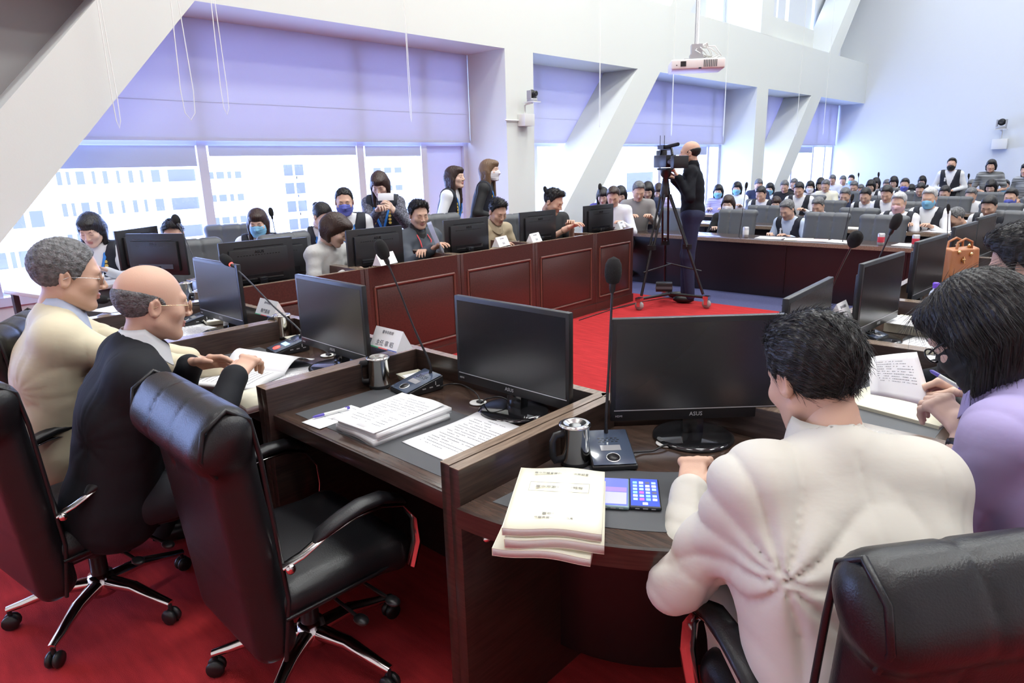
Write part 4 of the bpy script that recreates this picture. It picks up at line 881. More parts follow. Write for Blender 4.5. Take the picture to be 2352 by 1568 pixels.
def hair_geo(style, male, h):
    k = (style, male, h)
    if k not in HAIRS: HAIRS[k] = polyg(hair_sdf(style, male), (-.15, -.18, -.42 if 'long' in style else -.22), (.15, .16, .17), h)
    return HAIRS[k]
def mask_geo(h):
    if ('mask', h) not in HAIRS:
        s = S(); s.ell((0, .030, -.030), (.071, .076, .090), k=.02)
        for x in (-1, 1): s.cap((x*.058, .0, -.052), (x*.024, .066, -.096), .022, .020, k=.03)
        s.cap((0, .09, .0), (0, .112, -.03), .010, .014, k=.02).ell((0, .078, -.098), (.024, .022, .018), k=.02)
        s.fn(lambda P: np.maximum.reduce([P[:, 2]+.004-.012*np.exp(-(P[:, 0]/.02)**2), -.112-P[:, 2], .012-P[:, 1]]), .004)
        s.mod(lambda P, d: d+.001*np.sin(P[:, 2]*260))
        HAIRS[('mask', h)] = polyg(s, (-.11, -.02, -.14), (.11, .15, .03), h)
    return HAIRS[('mask', h)]
def hand_ops(s, wr, d, n, side, curl=(25, 30, 20), thumb=20, sp=4, sc=1.0, k=.004, grip=0):
    d = np.array(d, float); d /= np.linalg.norm(d); n = np.array(n, float); n -= n@d*d; n /= np.linalg.norm(n); x = np.cross(d, n)
    B = np.stack([x, d, n], 1)*sc; T = lambda p: wr+B@np.array(p, float)
    s.box(T((0, .048, -.002)), np.array((.034, .044, .0125))*sc, .012*sc, B/sc, k*2)
    s.cap(T((-.022, .012, 0)), T((.022, .012, 0)), .014*sc, k=.01)
    s.cap(T((-.030, .086, .001)), T((.030, .082, .001)), .0115*sc, k=.006)
    s.cap(T((0, .02, 0)), T((0, -.03, 0)), .021*sc, .024*sc, k=.015)
    for i, (xf, y0, ls) in enumerate(((-.0295, .086, (.040, .025, .021)), (-.010, .090, (.044, .029, .022)), (.010, .087, (.041, .027, .021)), (.0285, .080, (.033, .021, .019)))):
        p = np.array((side*xf, y0, .001)); a = 0; spr = side*xf/.03*R(sp)
        for j, l in enumerate(ls):
            a += R(curl[j]+ (i*3 if j == 0 else 0)); q = p+l*np.array((math.sin(spr)*math.cos(a), math.cos(a)*math.cos(spr), -math.sin(a)))
            s.cap(T(p), T(q), (.0092-.0008*j-.0006*(i == 3))*sc, (.0086-.0009*j-.0006*(i == 3))*sc, k=k if j else .006); p = q
    tp = [(-side*.022, .016, -.006), (-side*.044, .045, -.014), (-side*(.050-.014*grip), .074, -.022-.014*grip), (-side*(.046-.026*grip), .098, -.028-.016*grip)]
    for a, b, ra, rb in ((0, 1, .0145, .0115), (1, 2, .0112, .0098), (2, 3, .0098, .0078)): s.cap(T(tp[a]), T(tp[b]), ra*sc, rb*sc, k=.006)
def ik(a, c, l1, l2, pole):
    a = np.array(a, float); c = np.array(c, float); v = c-a; L = np.linalg.norm(v)
    if L > (l1+l2)*.995: c = a+v/L*(l1+l2)*.995; v = c-a; L = np.linalg.norm(v)
    u = v/L; x = (l1*l1-l2*l2+L*L)/(2*L); h = math.sqrt(max(0, l1*l1-x*x)); p = np.array(pole, float); p -= p@u*u; p /= np.linalg.norm(p)
    return a+u*x+p*h, c
def person(name, head, az, label, cat='person', group=None, pose='sit', lean=12, hp=15, hy=0, hr=0, hair='short', hairm=None, male=True, skin=0, top='shirt', topm=None, vest=None, sleeves='long', trousers=None,
           wl=None, wr=None, hl=None, hr_=None, mask=None, glasses=None, det=0, build=1.0, origin=None, poleL=None, poleR=None, feet=None, extra=None, fold=0, headoff=None, collar=None, tw=0, zseat=.50, standh=0, hs=1.0, nohands=False, brow=True):
    """head: world position of the head centre; az: compass direction the body faces (deg, 0=+Y, clockwise); det 0 = far, 1 = middle, 2 = near"""
    hh, hb, hc = [(.011, .020, .011), (.0062, .012, .0062), (.0036, .0068, .0036)][det]
    bs = build; l = R(lean); rz = -R(az); head = np.array(head, float)
    tdir = np.array((0, math.sin(l), math.cos(l))); ndir = np.array((0, math.sin(l+R(hp)*.5), math.cos(l+R(hp)*.5)))
    C7 = tdir*.50; HC = C7+ndir*.145+np.array((0, .018, 0))
    if headoff is not None: HC = HC+np.array(headoff)
    Pz = head[2]-HC[2] if pose == 'sit' else head[2]-HC[2]
    P0 = np.array((0, 0, Pz)); C7 = C7+P0; HC = HC+P0
    Rz3 = rotm(0, 0, rz); og = head-Rz3@HC; og[2] = 0
    t = empty(name, tuple(og), rz, label, cat, group)
    tl = lambda v: Rz3.T@(np.array(v, float)-og)              # world -> person frame
    tx = rotm(0, 0, -R(tw))
    up = lambda f: P0+tdir*f
    sh = [up(.445 if top != 'jacket' else .425)+tx@np.array((x*.172*bs, .0, 0)) for x in (-1, 1)]
    W = [tl(wl) if wl is not None else np.array((-.14, .36, ZD+.035)), tl(wr) if wr is not None else np.array((.14, .36, ZD+.035))]
    if pose == 'stand':
        W = [tl(wl) if wl is not None else np.array((-.08, .20, Pz+.12)), tl(wr) if wr is not None else np.array((.08, .20, Pz+.12))]
    poles = [poleL if poleL is not None else (-.5, -.3, -1), poleR if poleR is not None else (.5, -.3, -1)]
    EL = []
    for i in (0, 1):
        e, c = ik(sh[i], W[i], .285, .255, poles[i]); EL.append(e); W[i] = c
    # ---- legs
    hips = [P0+np.array((x*.088*bs, .0, -.02)) for x in (-1, 1)]
    if pose == 'sit': kn = [np.array((x*.11, .36, max(.40, Pz-.03))) for x in (-1, 1)]; an = [np.array((x*.11, .30, .07)) for x in (-1, 1)]
    else:
        fx = feet or ((-.09, 0), (.09, .02)); an = [np.array((f[0], f[1], .075)) for f in fx]; kn = [(hips[i]+an[i])/2+np.array((0, .03, 0)) for i in (0, 1)]
    hdir = [(W[i]-EL[i])/np.linalg.norm(W[i]-EL[i]) for i in (0, 1)]
    HD = [hl or {}, hr_ or {}]
    # ---- body (one skin mesh: head, neck, trunk, arms with hands, legs)
    Rh = rotm(-R(hp+lean*.0), 0, 0); Rh = rotm(0, 0, -R(hy))@Rh@rotm(0, R(hr), 0)
    HM = np.eye(4); HM[:3, :3] = Rh*hs; HM[:3, 3] = HC
    Vh, Fh, Mh = head_geo(male, hh); parts = [(Vh@(Rh*hs).T+HC, Fh, Mh)]
    s = S(); i8 = .010
    def trunk(s, g, k=.06, low=True):
        s.ell(up(.02), np.array((.165, .125, .12))*bs+g, rotm(-l), k=k); s.ell(up(.16), np.array((.148, .112, .15))*bs+g, rotm(-l), k=k)
        s.ell(up(.31), np.array((.168*bs, .118*bs, .19))+g, rotm(-l), k=k)
        s.cap(sh[0]*.9+up(.445)*.1, sh[1]*.9+up(.445)*.1, .062+g, k=k)
        for i in (0, 1): s.cap(C7+np.array((0, -.01, -.01)), sh[i]+np.array((0, 0, .012)), .040+g, .048+g, k=.04)
    def arm(s, i, g, e=1.0, k=.03):
        s.cap(sh[i]*.97+up(.40)*.03, EL[i], .053+g, .044+g, k=k)
        if e > 0: s.cap(EL[i], EL[i]+(W[i]-EL[i])*e, .043+g, .032+g*.8, k=.02)
    def legs(s, g):
        for i in (0, 1): s.cap(hips[i], kn[i], .085*bs+g, .058+g, k=.05); s.cap(kn[i], an[i], .056+g, .040+g, k=.03)
    trunk(s, -i8); arm(s, 0, -i8); arm(s, 1, -i8); legs(s, -i8); s.cap(C7, HC+Rh@np.array((0, -.03, -.08)), .052, k=.03)
    allp = np.array([*sh, *EL, *W, *kn, *an, *hips, C7, P0]); lo = allp.min(0)-.22; hi = allp.max(0)+.16
    V, Fq = polyg(s, lo, hi, hb); parts.append((V, Fq, 0))
    for i in (0, 1):
        if nohands: continue
        s = S(); sd = (-1, 1)[i]; q = dict(HD[i]); n = q.pop('n', (0, 0, 1)); d = q.pop('d', None); d = hdir[i] if d is None else Rz3.T@np.array(d, float)
        n = Rz3.T@np.array(n, float); fa = q.pop('fa', 0)
        s.cap(W[i]-hdir[i]*(.05 if not fa else fa), W[i], .034 if not fa else .038, .026, k=.01); hand_ops(s, W[i]+d*.005, d, n, sd, **q)
        V, Fq = polyg(s, W[i]-.24, W[i]+.24, hc if det else .0085); parts.append((V, Fq, 0))
    V, Fq, Mi = joinm(parts); body = link('body', npmesh('body', V, Fq, [SK[skin], lip_m], Mi), t)
    # ---- clothes
    topm = topm or MT['white_cotton']; s = S(); trunk(s, .004, .06 if top != 'jacket' else .05); e = {'long': .97, 'short': 0, 'rolled': .25}[sleeves] if sleeves != 'none' else None
    for i in (0, 1):
        if sleeves == 'short': s.cap(sh[i], sh[i]+(EL[i]-sh[i])*.75, .060, .058, k=.03)
        elif sleeves != 'none':
            arm(s, i, .007 if top != 'jacket' else .012, e)
            if top == 'jacket' or fold: s.cap(EL[i]+(W[i]-EL[i])*(.86 if e > .5 else .2), EL[i]+(W[i]-EL[i])*(.97 if e > .5 else .3), .043, .044, k=.006)
    if top == 'jacket': s.ell(up(.15), np.array((.165, .132, .17))*bs, rotm(-l), k=.06); s.ell(up(-.10), np.array((.185, .145, .10))*bs, rotm(-l), k=.06)
    if top == 'jacket': [s.cap(sh[i]*.86+up(.40)*.14, up(.02)+(sh[i]-up(.445))*.50, .085*bs, .100*bs, k=.06) for i in (0, 1)]
    if top == 'jacket': [s.cap(C7+np.array((0, -.015, -.015)), sh[i]+np.array((0, 0, .012)), .054, .048, k=.05) for i in (0, 1)]
    if top == 'jacket': s.ell(up(-.03), np.array((.185, .145, .12))*bs, rotm(-l), k=.05); s.cap(up(.30)+np.array((-.11, -.05, 0)), up(.30)+np.array((.11, -.05, 0)), .075*bs, k=.08)
    s.cap(C7-tdir*.06, C7-tdir*.005, .074, .066, k=.03)
    if fold: s.mod(fold(up, sh, EL, W) if callable(fold) else (lambda P, d: d+fold*(np.sin(P[:, 2]*70+5*np.sin(P[:, 0]*9)+3*np.sin(P[:, 1]*13))*np.sin(P[:, 0]*17+P[:, 1]*23))))
    s.cap(C7+ndir*.035, HC+Rh@np.array((0, -.02, -.02)), .056, .060, k=.004, op='-')
    V, Fq = polyg(s, lo, hi, hb); jk = link(top, npmesh(top, V, Fq, topm), t)
    if vest:
        s = S(); trunk(s, .019); T = np.array(up(.34)); A0 = up(.0)
        s.fn(lambda P: np.maximum(np.abs(P[:, 0])-(.172*bs+.10*np.clip(.30-(P-P0)@tdir, 0, 1)), -.04-(P-P0)@tdir), .008)
        s.fn(lambda P: np.where((P[:, 1]-T[1] > .0), ((P-P0)@tdir-.19)*.30-np.abs(P[:, 0]), -1.0), .006)
        s.cap(C7+ndir*.0-tdir*.02, HC+Rh@np.array((0, -.02, -.02)), .066, .070, k=.006, op='-')
        V, Fq = polyg(s, lo, hi, hb); ve = link('vest', npmesh('vest', V, Fq, vest[0]), t)
        if len(vest) > 1:           # embroidered mark on the left chest, trim along the opening
            m = MB(); c = up(.31)
            for j in range(4 if vest[2] else 2):
                for sx_ in ((-1, 1) if vest[2] else (1,)):
                    yy = (.118*bs+.021)*math.sqrt(max(.05, 1-(.075/(.165*bs+.016))**2)); p = c+np.array((sx_*.078, yy+.004, .05-j*.034))+tdir*0
                    m.box(tuple(p), (.022, .006, .024 if vest[2] else .040)); m.box(tuple(p+np.array((.0, .002, 0))), (.034, .004, .006))
            m.build('embroidery', vest[1], ve)
        if len(vest) > 3:
            m = MB()
            for x in (-1, 1):
                m.tube([C7+np.array((x*.05, -.035, .012)), C7+np.array((x*.066, .03, .0)), up(.40)+np.array((x*.075, .105, 0)), up(.30)+np.array((x*.045, .135, 0)), up(.20)+np.array((x*.012, .135, 0))], [(.012, .006)]*5, 6)
            m.build('vest_trim', vest[3], ve)
    s = S(); s.ell(up(.0), np.array((.172, .13, .11))*bs, rotm(-l), k=.05); legs(s, .010)
    V, Fq = polyg(s, lo, hi, max(hb, .012)); link('trousers', npmesh('trousers', V, Fq, trousers or MT['dark_trousers']), t)
    for i in (0, 1):
        m = MB(); m.ball((an[i][0], an[i][1]+.07, .045), (.046, .125, .045), 10); m.build('shoe', plastic_m, t)
    if collar:
        m = MB(); cc = C7+ndir*.072+np.array((0, .004, 0)); A = []
        for k in range(17):
            a = -PI*.5+2*PI*k/16; p = cc+np.array((.066*math.cos(a), .068*math.sin(a), 0)); p[2] += -.05*max(0, math.sin(a))*(1.5 if collar[1] else 1)
            A.append(p)
        m.grid([[tuple(p*1) for p in A], [tuple(cc+(p-cc)*1.10-tdir*.018) for p in A], [tuple(cc+(p-cc)*1.28-tdir*.052) for p in A]], thick=(0, 0, -.005)); m.build('collar', collar[0], jk)
    # ---- hair, mask, face parts (placed by the head matrix)
    HMm = Matrix(HM.tolist())
    if hair:
        V, Fq = hair_geo(hair, male, hh); V = V.copy(); hang = np.clip(-.05-V[:, 2], 0, 1); V[:, 1] += math.tan(R(hp)+0)*hang*(.9 if hair in ('long', 'longer', 'bob', 'shortbob', 'pony') else 0); V = V@(Rh*hs).T+HC; hm = hairm or hairb_m; link('hair', npmesh('hair', V, Fq, hm), t)
    if mask: V, Fq = mask_geo(hh); V = V@(Rh*hs).T+HC; mk = link('face_mask', npmesh('face_mask', V, Fq, mask), t)
    if mask and det:
        m = MB(); [m.tube([HMm @ Vector((x*.066, .022, -.02+z)), HMm @ Vector((x*.080, -.005, z*.9)), HMm @ Vector((x*.086, -.03, z*.2))], .0012, 4) for x in (-1, 1) for z in (.012, -.035)]; m.build('ear_loop', mask, mk)
    if det or True:
        m = MB()
        if brow:
            for x in (-1, 1): m.tube([HMm @ Vector((x*.016, .0905, .0245)), HMm @ Vector((x*.032, .0885, .029)), HMm @ Vector((x*.047, .076, .024))], [.0018, .0028, .0014], 5)
            m.build('eyebrows', hairm or hairb_m, t)
    if det:
        m = MB()
        for x in (-1, 1): m.tube([HMm @ Vector((x*.019, .0865, .003)), HMm @ Vector((x*.031, .0895, .0005)), HMm @ Vector((x*.044, .082, .002))], .0011, 4)
        m.build('eyelashes', hairb_m, t)
    if glasses:
        m = MB(); gl = MB()
        for x in (-1, 1):
            ring = [Vector((x*.032+.0225*math.cos(a)*1.0, .102-.10*(abs(x*.032+.0225*math.cos(a))**2)*4, .002+.0175*math.sin(a))) for a in [2*PI*k/20 for k in range(20)]]
            m.tube([HMm @ q for q in ring+[ring[0], ring[1]]], glasses[1], 6, caps=False); gl.add([HMm @ q for q in ring], [tuple(range(20))])
            m.tube([HMm @ Vector((x*.056, .090, .006)), HMm @ Vector((x*.074, .06, .008)), HMm @ Vector((x*.083, .0, .006)), HMm @ Vector((x*.084, -.022, -.006))], glasses[1], 6)
        m.tube([HMm @ Vector((-.010, .104, .006)), HMm @ Vector((0, .109, .008)), HMm @ Vector((.010, .104, .006))], glasses[1], 6)
        g_ = m.build('glasses', glasses[0], t); gl.build('lens', lens_m, g_)
    INFO = dict(t=t, HM=HMm, W=W, EL=EL, sh=sh, up=up, C7=C7, HC=HC, hdir=hdir, P0=P0, tdir=tdir, og=og, Rz=Rz3)
    if extra: extra(INFO)
    return t, INFO
cot = mat('white_cotton', (.72, .73, .76), .8, bump=(30, .15)); mat('dark_trousers', (.012, .013, .020), .8)
lens_m = mat('spectacle_lens', (.95, .97, 1), .02, trans=1); lens_m.node_tree.nodes['Principled BSDF'].inputs['IOR'].default_value = 1.03
goldw_m = mat('thin_gold_wire', (.75, .55, .35), .25, 1); silverw_m = mat('thin_silver_wire', (.6, .6, .62), .25, 1)
jacketw_m = mat('cream_white_cotton_jacket', (.60, .57, .51), .75, bump=(14, .14, (1, 1, 2.2)), sheen=.1)
beige_m = mat('beige_nylon_jacket', (.64, .57, .41), .65, bump=(11, .2, (1, 1, 2))); suit_m = mat('black_wool_suit', (.009, .010, .014), .75, bump=(16, .25), spec=.25)
lilac_m = mat('lilac_shirt_cotton', (.44, .38, .68), .75, bump=(12, .2, (1, 1, 2.2))); blackknit_m = mat('black_knit', (.006, .007, .011), .8, bump=(14, .25), spec=.2); jean_m = mat('dark_blue_denim', (.012, .016, .055), .8, bump=(16, .4))
blackmask_m = mat('black_mask_fabric', (.012, .012, .014), .75); bluemask_m = mat('light_blue_mask', (.22, .50, .72), .7); violetmask_m = mat('violet_blue_mask', (.12, .14, .50), .7); whitemask_m = mat('white_mask', (.72, .70, .74), .7); pinkmask_m = mat('pink_mask', (.66, .42, .44), .7)
vestn_m = mat('navy_black_vest', (.010, .012, .022), .7, bump=(20, .2)); trim_m = mat('bright_blue_trim', (.03, .20, .62), .6); goldt_m = mat('gold_embroidery', (.72, .50, .12), .6); whitet_m = mat('white_embroidery', (.7, .7, .72), .6)
greyc_m = mat('grey_cardigan_knit', (.50, .49, .48), .85, bump=(40, .3)); suitg_m = mat('slate_suit', (.055, .065, .085), .75); khaki_m = mat('khaki_shirt_cotton', (.42, .34, .23), .75, bump=(16, .3)); polo_m = mat('black_polo_cotton', (.010, .010, .012), .75); bluesh_m = mat('pale_blue_shirt', (.50, .56, .74), .75, bump=(18, .25))
# ---- the five people around us
rdg = lambda x: 1-2*np.abs(np.sin(x*.5))**.7
def wrinkle_(up, sh, EL, W, am0=1.0):
    a = sh[0]+np.array((.0, -.02, -.085)); 
    b_ = sh[1]+np.array((-.02, -.03, -.17))
    def f(P, d):
        o = 0
        for c, s_, am in ((a, 1, .0075), (b_, -1, .004)):
            v = P-c; r = np.linalg.norm(v, axis=1)+1e-6; an = np.arctan2(v[:, 2], s_*v[:, 0]); w = np.exp(-((r-.15)/.11)**2)*np.clip((r-.045)/.05, 0, 1)
            o = o+am*am0*w*rdg(an*10+r*10+1.5*np.sin(r*22))
        for i in (0, 1):
            ax = W[i]-EL[i]; ax = ax/np.linalg.norm(ax); v = P-EL[i]; t_ = v@ax; rr = np.linalg.norm(v-t_[:, None]*ax, axis=1); wa = np.exp(-(t_/.17)**2)*(rr < .09)
            o = o+.0032*wa*rdg(t_*75+P[:, 0]*35+2.5*np.sin(P[:, 2]*25))
            ax = EL[i]-sh[i]; ax = ax/np.linalg.norm(ax); v = P-sh[i]; t_ = v@ax; rr = np.linalg.norm(v-t_[:, None]*ax, axis=1); o = o+.0028*(rr < .10)*np.exp(-((t_-.16)/.12)**2)*rdg(t_*60+P[:, 2]*30+P[:, 1]*30)
        bk = np.exp(-((P[:, 2]-up(.20)[2])/.16)**2)
        o = o+.0045*am0*bk*rdg((P[:, 2]-.35*P[:, 0]**2*4+.22*P[:, 0])*58+2.2*np.sin(P[:, 0]*10))*(.55+.45*np.sin(P[:, 0]*13+P[:, 2]*9))
        o = o+.0035*np.exp(-((P[:, 0]-.006*np.sin(P[:, 2]*9))/.0035)**2)*(P[:, 1] < up(.3)[1])+.0025*np.exp(-((np.abs(P[:, 0])-.15)/.004)**2)*(P[:, 1] < up(.3)[1])*(P[:, 2] > up(.1)[2])
        return d+o
    return f
wrinkle = lambda *a: wrinkle_(*a, am0=.85)
wrinkle_soft = lambda *a: wrinkle_(*a, am0=.35)
wh = atd(1868, 868, 1.40)
def ex_white(I):
    t = I['t']
tw_, IW = person('person', wh, -45, 'man in a cream white cotton jacket seen from behind, bent over his desk', lean=24, hp=24, hy=-14, hair='thick', hairm=mat('near_black_hair', (.014, .012, .012), .42, bump=(120, .6, (1, .3, 1)), spec=.5), top='jacket', topm=jacketw_m, det=2, build=1.0, hs=1.0,
    wl=atd(1585, 1125, 1.62), wr=atd(1900, 1120, 1.66), hl=dict(curl=(48, 52, 30), sp=3, grip=.6, n=(-.2, -.1, 1)), hr_=dict(curl=(35, 40, 25)), poleL=(-.55, -.35, -1), poleR=(.25, -.35, -1), fold=wrinkle, collar=(jacketw_m, 1), skin=0, trousers=mat('cream_trousers', (.62, .55, .44), .8))
# hair strands on the near head: short overlapping locks combed back from the crown
def strands(t, HM, style, male, n, L, r0_, m, flow, name='hair_locks', region=None, seed=5, lift=.25, hang=0):
    rg = np.random.default_rng(seed); V, Fq = hair_geo(style, male, .0036); tri = V[Fq]; c = tri.mean(1)
    nr = np.cross(tri[:, 1]-tri[:, 0], tri[:, 2]-tri[:, 0]); nr /= np.linalg.norm(nr, axis=1)[:, None]+1e-9
    out = (c-np.array((0, -.015, .02))); sgn = np.sign((nr*out).sum(1)); nr *= sgn[:, None]
    ok = np.ones(len(c), bool) if region is None else region(c); idx = rg.choice(np.nonzero(ok)[0], n)
    p = c[idx]+rg.normal(0, .001, (n, 3)); N = nr[idx]; fl = flow(p); fl = fl-(fl*N).sum(1)[:, None]*N; fl /= np.linalg.norm(fl, axis=1)[:, None]+1e-9
    fl += rg.normal(0, .10, (n, 3)); side = np.cross(fl, N); side /= np.linalg.norm(side, axis=1)[:, None]
    Ls = L*rg.uniform(.6, 1.2, n); Vs = []; Fs = []
    us = (0, .35, .7, 1.0); ws = (.8, 1, .7, .1)
    for u, w in zip(us, ws):
        q = p+fl*(Ls*u)[:, None]+N*(Ls*lift*math.sin(PI*min(1, u*.75))*.35-.0012)[:, None]
        Vs.append(q-side*r0_*w); Vs.append(q+side*r0_*w); Vs.append(q+N*r0_*w*.9)
    V2 = np.stack(Vs, 1).reshape(-1, 3); b = np.arange(n)*12
    for k in range(3):
        for (i, j) in ((0, 2), (2, 1), (1, 0)): Fs.append(np.stack([b+3*k+i, b+3*k+j, b+3*k+3+j, b+3*k+3+i], 1))
    V2[:, 1] += hang*np.clip(-.05-V2[:, 2], 0, 1); V2 = V2@np.array(HM)[:3, :3].T+np.array(HM)[:3, 3]
    hair = [o for o in t.children if o.name.startswith('hair')][0]
    return link(name, npmesh(name, V2, np.concatenate(Fs), m), hair)
strands(tw_, IW['HM'], 'thick', True, 5200, .030, .0007, hairb_m, lambda p: np.stack([p[:, 0]*.8-.12*np.sign(p[:, 0]+.02), -.45-.0*p[:, 1], -.15-2.5*np.maximum(0, .05-p[:, 2])-5*np.maximum(0, -p[:, 1]-.04)], 1), region=lambda c: c[:, 2] > -.05)
# bald man in a dark suit
tb_, IB = person('person', atd(352, 698, 2.24), 14, 'bald man with gold glasses in a black suit, reading an open document', lean=16, hp=10, hy=-6, hair='balding', hairm=hairg_m, top='jacket', topm=suit_m, det=2, build=1.02, hs=1.05,
    wl=atd(436, 838, 2.42), wr=atd(540, 862, 2.28), hl=dict(curl=(10, 18, 12), n=(-.8, .1, .6), d=(.55, .55, .1)), hr_=dict(curl=(40, 48, 25), n=(.25, -.1, 1), d=(-.35, .75, .35)), poleL=(-.6, -.5, -1), poleR=(.9, -.4, -.9), collar=(cot, 1), skin=0, fold=wrinkle_soft, glasses=(goldw_m, .0011))
# grey haired man in a beige jacket
tg_, IG = person('person', atd(158, 634, 2.6), 12, 'grey haired man with thin glasses in a beige jacket, looking down to the right', lean=10, hp=12, hy=2, hair='receding', hairm=hairg_m, top='jacket', topm=beige_m, det=2, build=1.08, hs=1.13,
    wl=(-2.85, 1.12, .76), wr=(-2.62, 1.12, .76), collar=(bluesh_m, 1), skin=0, fold=wrinkle_soft, glasses=(silverw_m, .0011))
# woman in a lilac shirt
lh = atd(2252, 762, 1.50)
tl_, IL = person('person', lh, -78, 'woman in a lilac shirt with a black bob, black mask and glasses, holding a pen', lean=16, hp=42, hy=4, hair='bob', male=False, top='shirt', topm=lilac_m, det=2, build=1.02, hs=1.03, sleeves='rolled',
    wl=atd(2222, 985, 1.55), wr=atd(2250, 905, 1.75), hl=dict(curl=(48, 50, 25), sp=2, grip=.8, n=(.25, -.45, .8), d=(-.6, .30, .35), fa=.10), hr_=dict(curl=(42, 48, 25), n=(.2, .3, .9), d=(-.75, .05, .1), grip=.8, fa=.1), poleL=(-1, -.25, -1.1), poleR=(.6, -.5, -1), collar=(lilac_m, 1), skin=1, fold=wrinkle_soft, mask=blackmask_m, glasses=(plastic_m, .002))
strands(tl_, IL['HM'], 'bob', False, 2600, .07, .0007, hairb_m, lambda p: np.stack([p[:, 0]*2.0, -.12*np.sign(p[:, 1]+.3)+0*p[:, 0], -1.0+9*np.maximum(0, p[:, 2]-.08)*0], 1), region=lambda c: (c[:, 2] > -.08), seed=8, lift=.03, hang=math.tan(R(42))*.9)
# man at the right picture edge, head only partly in view
tf_, IF = person('person', atd(2360, 614, 2.05), -76, 'dark haired man at the right picture edge, seen from behind his ear', lean=14, hp=24, hy=-4, wl=(-.48, 2.72, .74), wr=(-.50, 3.0, .74), hair='thick', top='jacket', topm=suit_m, det=2, build=1.1)
strands(tf_, IF['HM'], 'thick', True, 2600, .030, .0008, hairb_m, lambda p: np.stack([p[:, 0]*.8, -.45+0*p[:, 1], -.15-2.5*np.maximum(0, .05-p[:, 2])], 1), region=lambda c: c[:, 2] > -.02, seed=9)
# their chairs
exec_chair((IB['og'][0]-.14, IB['og'][1]-.06, 0), R(8), 'black leather armchair carrying the bald man in the suit')
exec_chair((-3.22, .78, 0), R(-30), 'black leather armchair of the grey haired man, its rolled head behind his shoulder')
exec_chair((-.27, 1.31, 0), R(52), 'black leather armchair at the bottom right corner behind the man in the white jacket')
exec_chair((IL['og'][0]+.03, IL['og'][1], 0), R(82), 'black leather armchair of the woman in the lilac shirt')

# what they hold: sheet and pen of the lilac woman, sheets of the man in white, her watch
def quad_sheet(pts, label, lines=9, seed=2, cu=.006):
    a, b, c, d = [np.array(p, float) for p in pts]; o = (a+b+c+d)/4; t = empty('held_sheet', tuple(o), 0, label, 'paper'); n = 8; nn = np.cross(b-a, d-a); nn /= np.linalg.norm(nn)
    if nn[2] < 0: nn = -nn
    Q = lambda u, v: (a*(1-u)*(1-v)+b*u*(1-v)+c*u*v+d*(1-u)*v)-o+nn*cu*math.sin(PI*u)
    m = MB(); m.grid([[tuple(Q(i/n, j/n)) for j in range(n+1)] for i in range(n+1)], thick=tuple(-nn*.0008)); m.build('leaf', paper_m, t)
    r = random.Random(seed); m = MB()
    for k in range(lines):
        v = .16+.5*k/lines; u = .12
        while u < (.8 if r.random() < .97 else .5):
            l = r.uniform(.01, .03)
            if r.random() < .8: m.add([tuple(Q(x, y)+nn*.0006) for x, y in ((u, v), (u+l, v), (u+l, v+.010), (u, v+.010))], [(0, 1, 2, 3)])
            u += l+.008
    if m.v: m.build('printed_text', ink_m, t)
quad_sheet([atd(1994, 820, 1.72), atd(2106, 808, 1.86), atd(2145, 938, 1.80), atd(2000, 905, 1.66)], 'printed sheet lifted by the woman in the lilac shirt', seed=4)
pen(atd(2136, 850, 1.66), atd(2210, 893, 1.60), 'purple and white pen in the hand of the woman in lilac')
quad_sheet([atz(1628, 1078, .742), atz(1695, 1060, .742), atz(1720, 1130, .742), atz(1632, 1142, .742)], 'printed sheet under the hand of the man in the white jacket', 5, 7)
w_ = IL['W'][0]; hd_ = IL['hdir'][0]; c_ = w_-hd_*.045; a_ = np.cross(hd_, (0, 0, 1)); a_ /= np.linalg.norm(a_); b_ = np.cross(a_, hd_)
m = MB(); m.tube([tuple(c_+.031*(a_*math.cos(k*PI/8)+b_*math.sin(k*PI/8))) for k in range(17)], [(.003, .011)]*17, 6); wt_ = m.build('wrist_watch', plastic_m, tl_)
# ---------------------------------------------------------------- camera operator with his camera, tripod and dolly
cb = atz(1594, 700, 0)
hc = atd(1584, 352, 7.18)
person('person', hc, -112, 'balding man in a black top standing at the video camera', pose='stand', lean=3, hp=6, hy=0, hair='balding', hairm=hairb_m, top='shirt', topm=blackknit_m, det=1, build=1.02, trousers=jean_m, mask=pinkmask_m, fold=.003, wl=atd(1558, 408, 7.05), wr=atd(1548, 412, 7.25), hl=dict(curl=(55, 55, 30), grip=.8, n=(.5, .5, .6)), hr_=dict(curl=(55, 55, 30), grip=.8), poleL=(-.3, -.6, -1), poleR=(.3, -.6, -1), feet=((-.11, -.02), (.11, .06)), collar=(blackknit_m, 0))
q = atd(1530, 372, 7.0); vc = empty('video_camera', tuple(q), R(60), 'large black video camera with viewfinder and square hood on the tripod', 'video camera')
# local -y = lens end
m = MB(); m.b2((-.06, -.10, -.055), (.06, .16, .07)); m.build('camera_body', plastic_m, vc, bevel=.008)
m = MB(); m.lathe([(.05, 0), (.055, .10), (.052, .14)], (0, -.10, 0), 18, M=Matrix.Rotation(R(90), 3, 'X')); m.build('lens', gloss_m, vc)
m = MB(); m.b2((-.085, -.30, -.065), (.085, -.23, .06)); m.build('lens_hood', plastic_m, vc, bevel=.008)
m = MB(); m.tube([(0, .12, .07), (0, .10, .13), (0, -.10, .13), (0, -.12, .07)], .014, 8); m.b2((-.05, -.02, .13), (.05, .10, .17)); m.build('top_handle', plastic_m, vc)
m = MB(); m.tube([(-.02, -.02, .15), (-.02, -.26, .17)], .018, 10); m.build('shotgun_microphone', foam_m, vc)
m = MB(); m.b2((.03, .14, .05), (.09, .27, .12)); m.build('viewfinder', plastic_m, vc, bevel=.006)
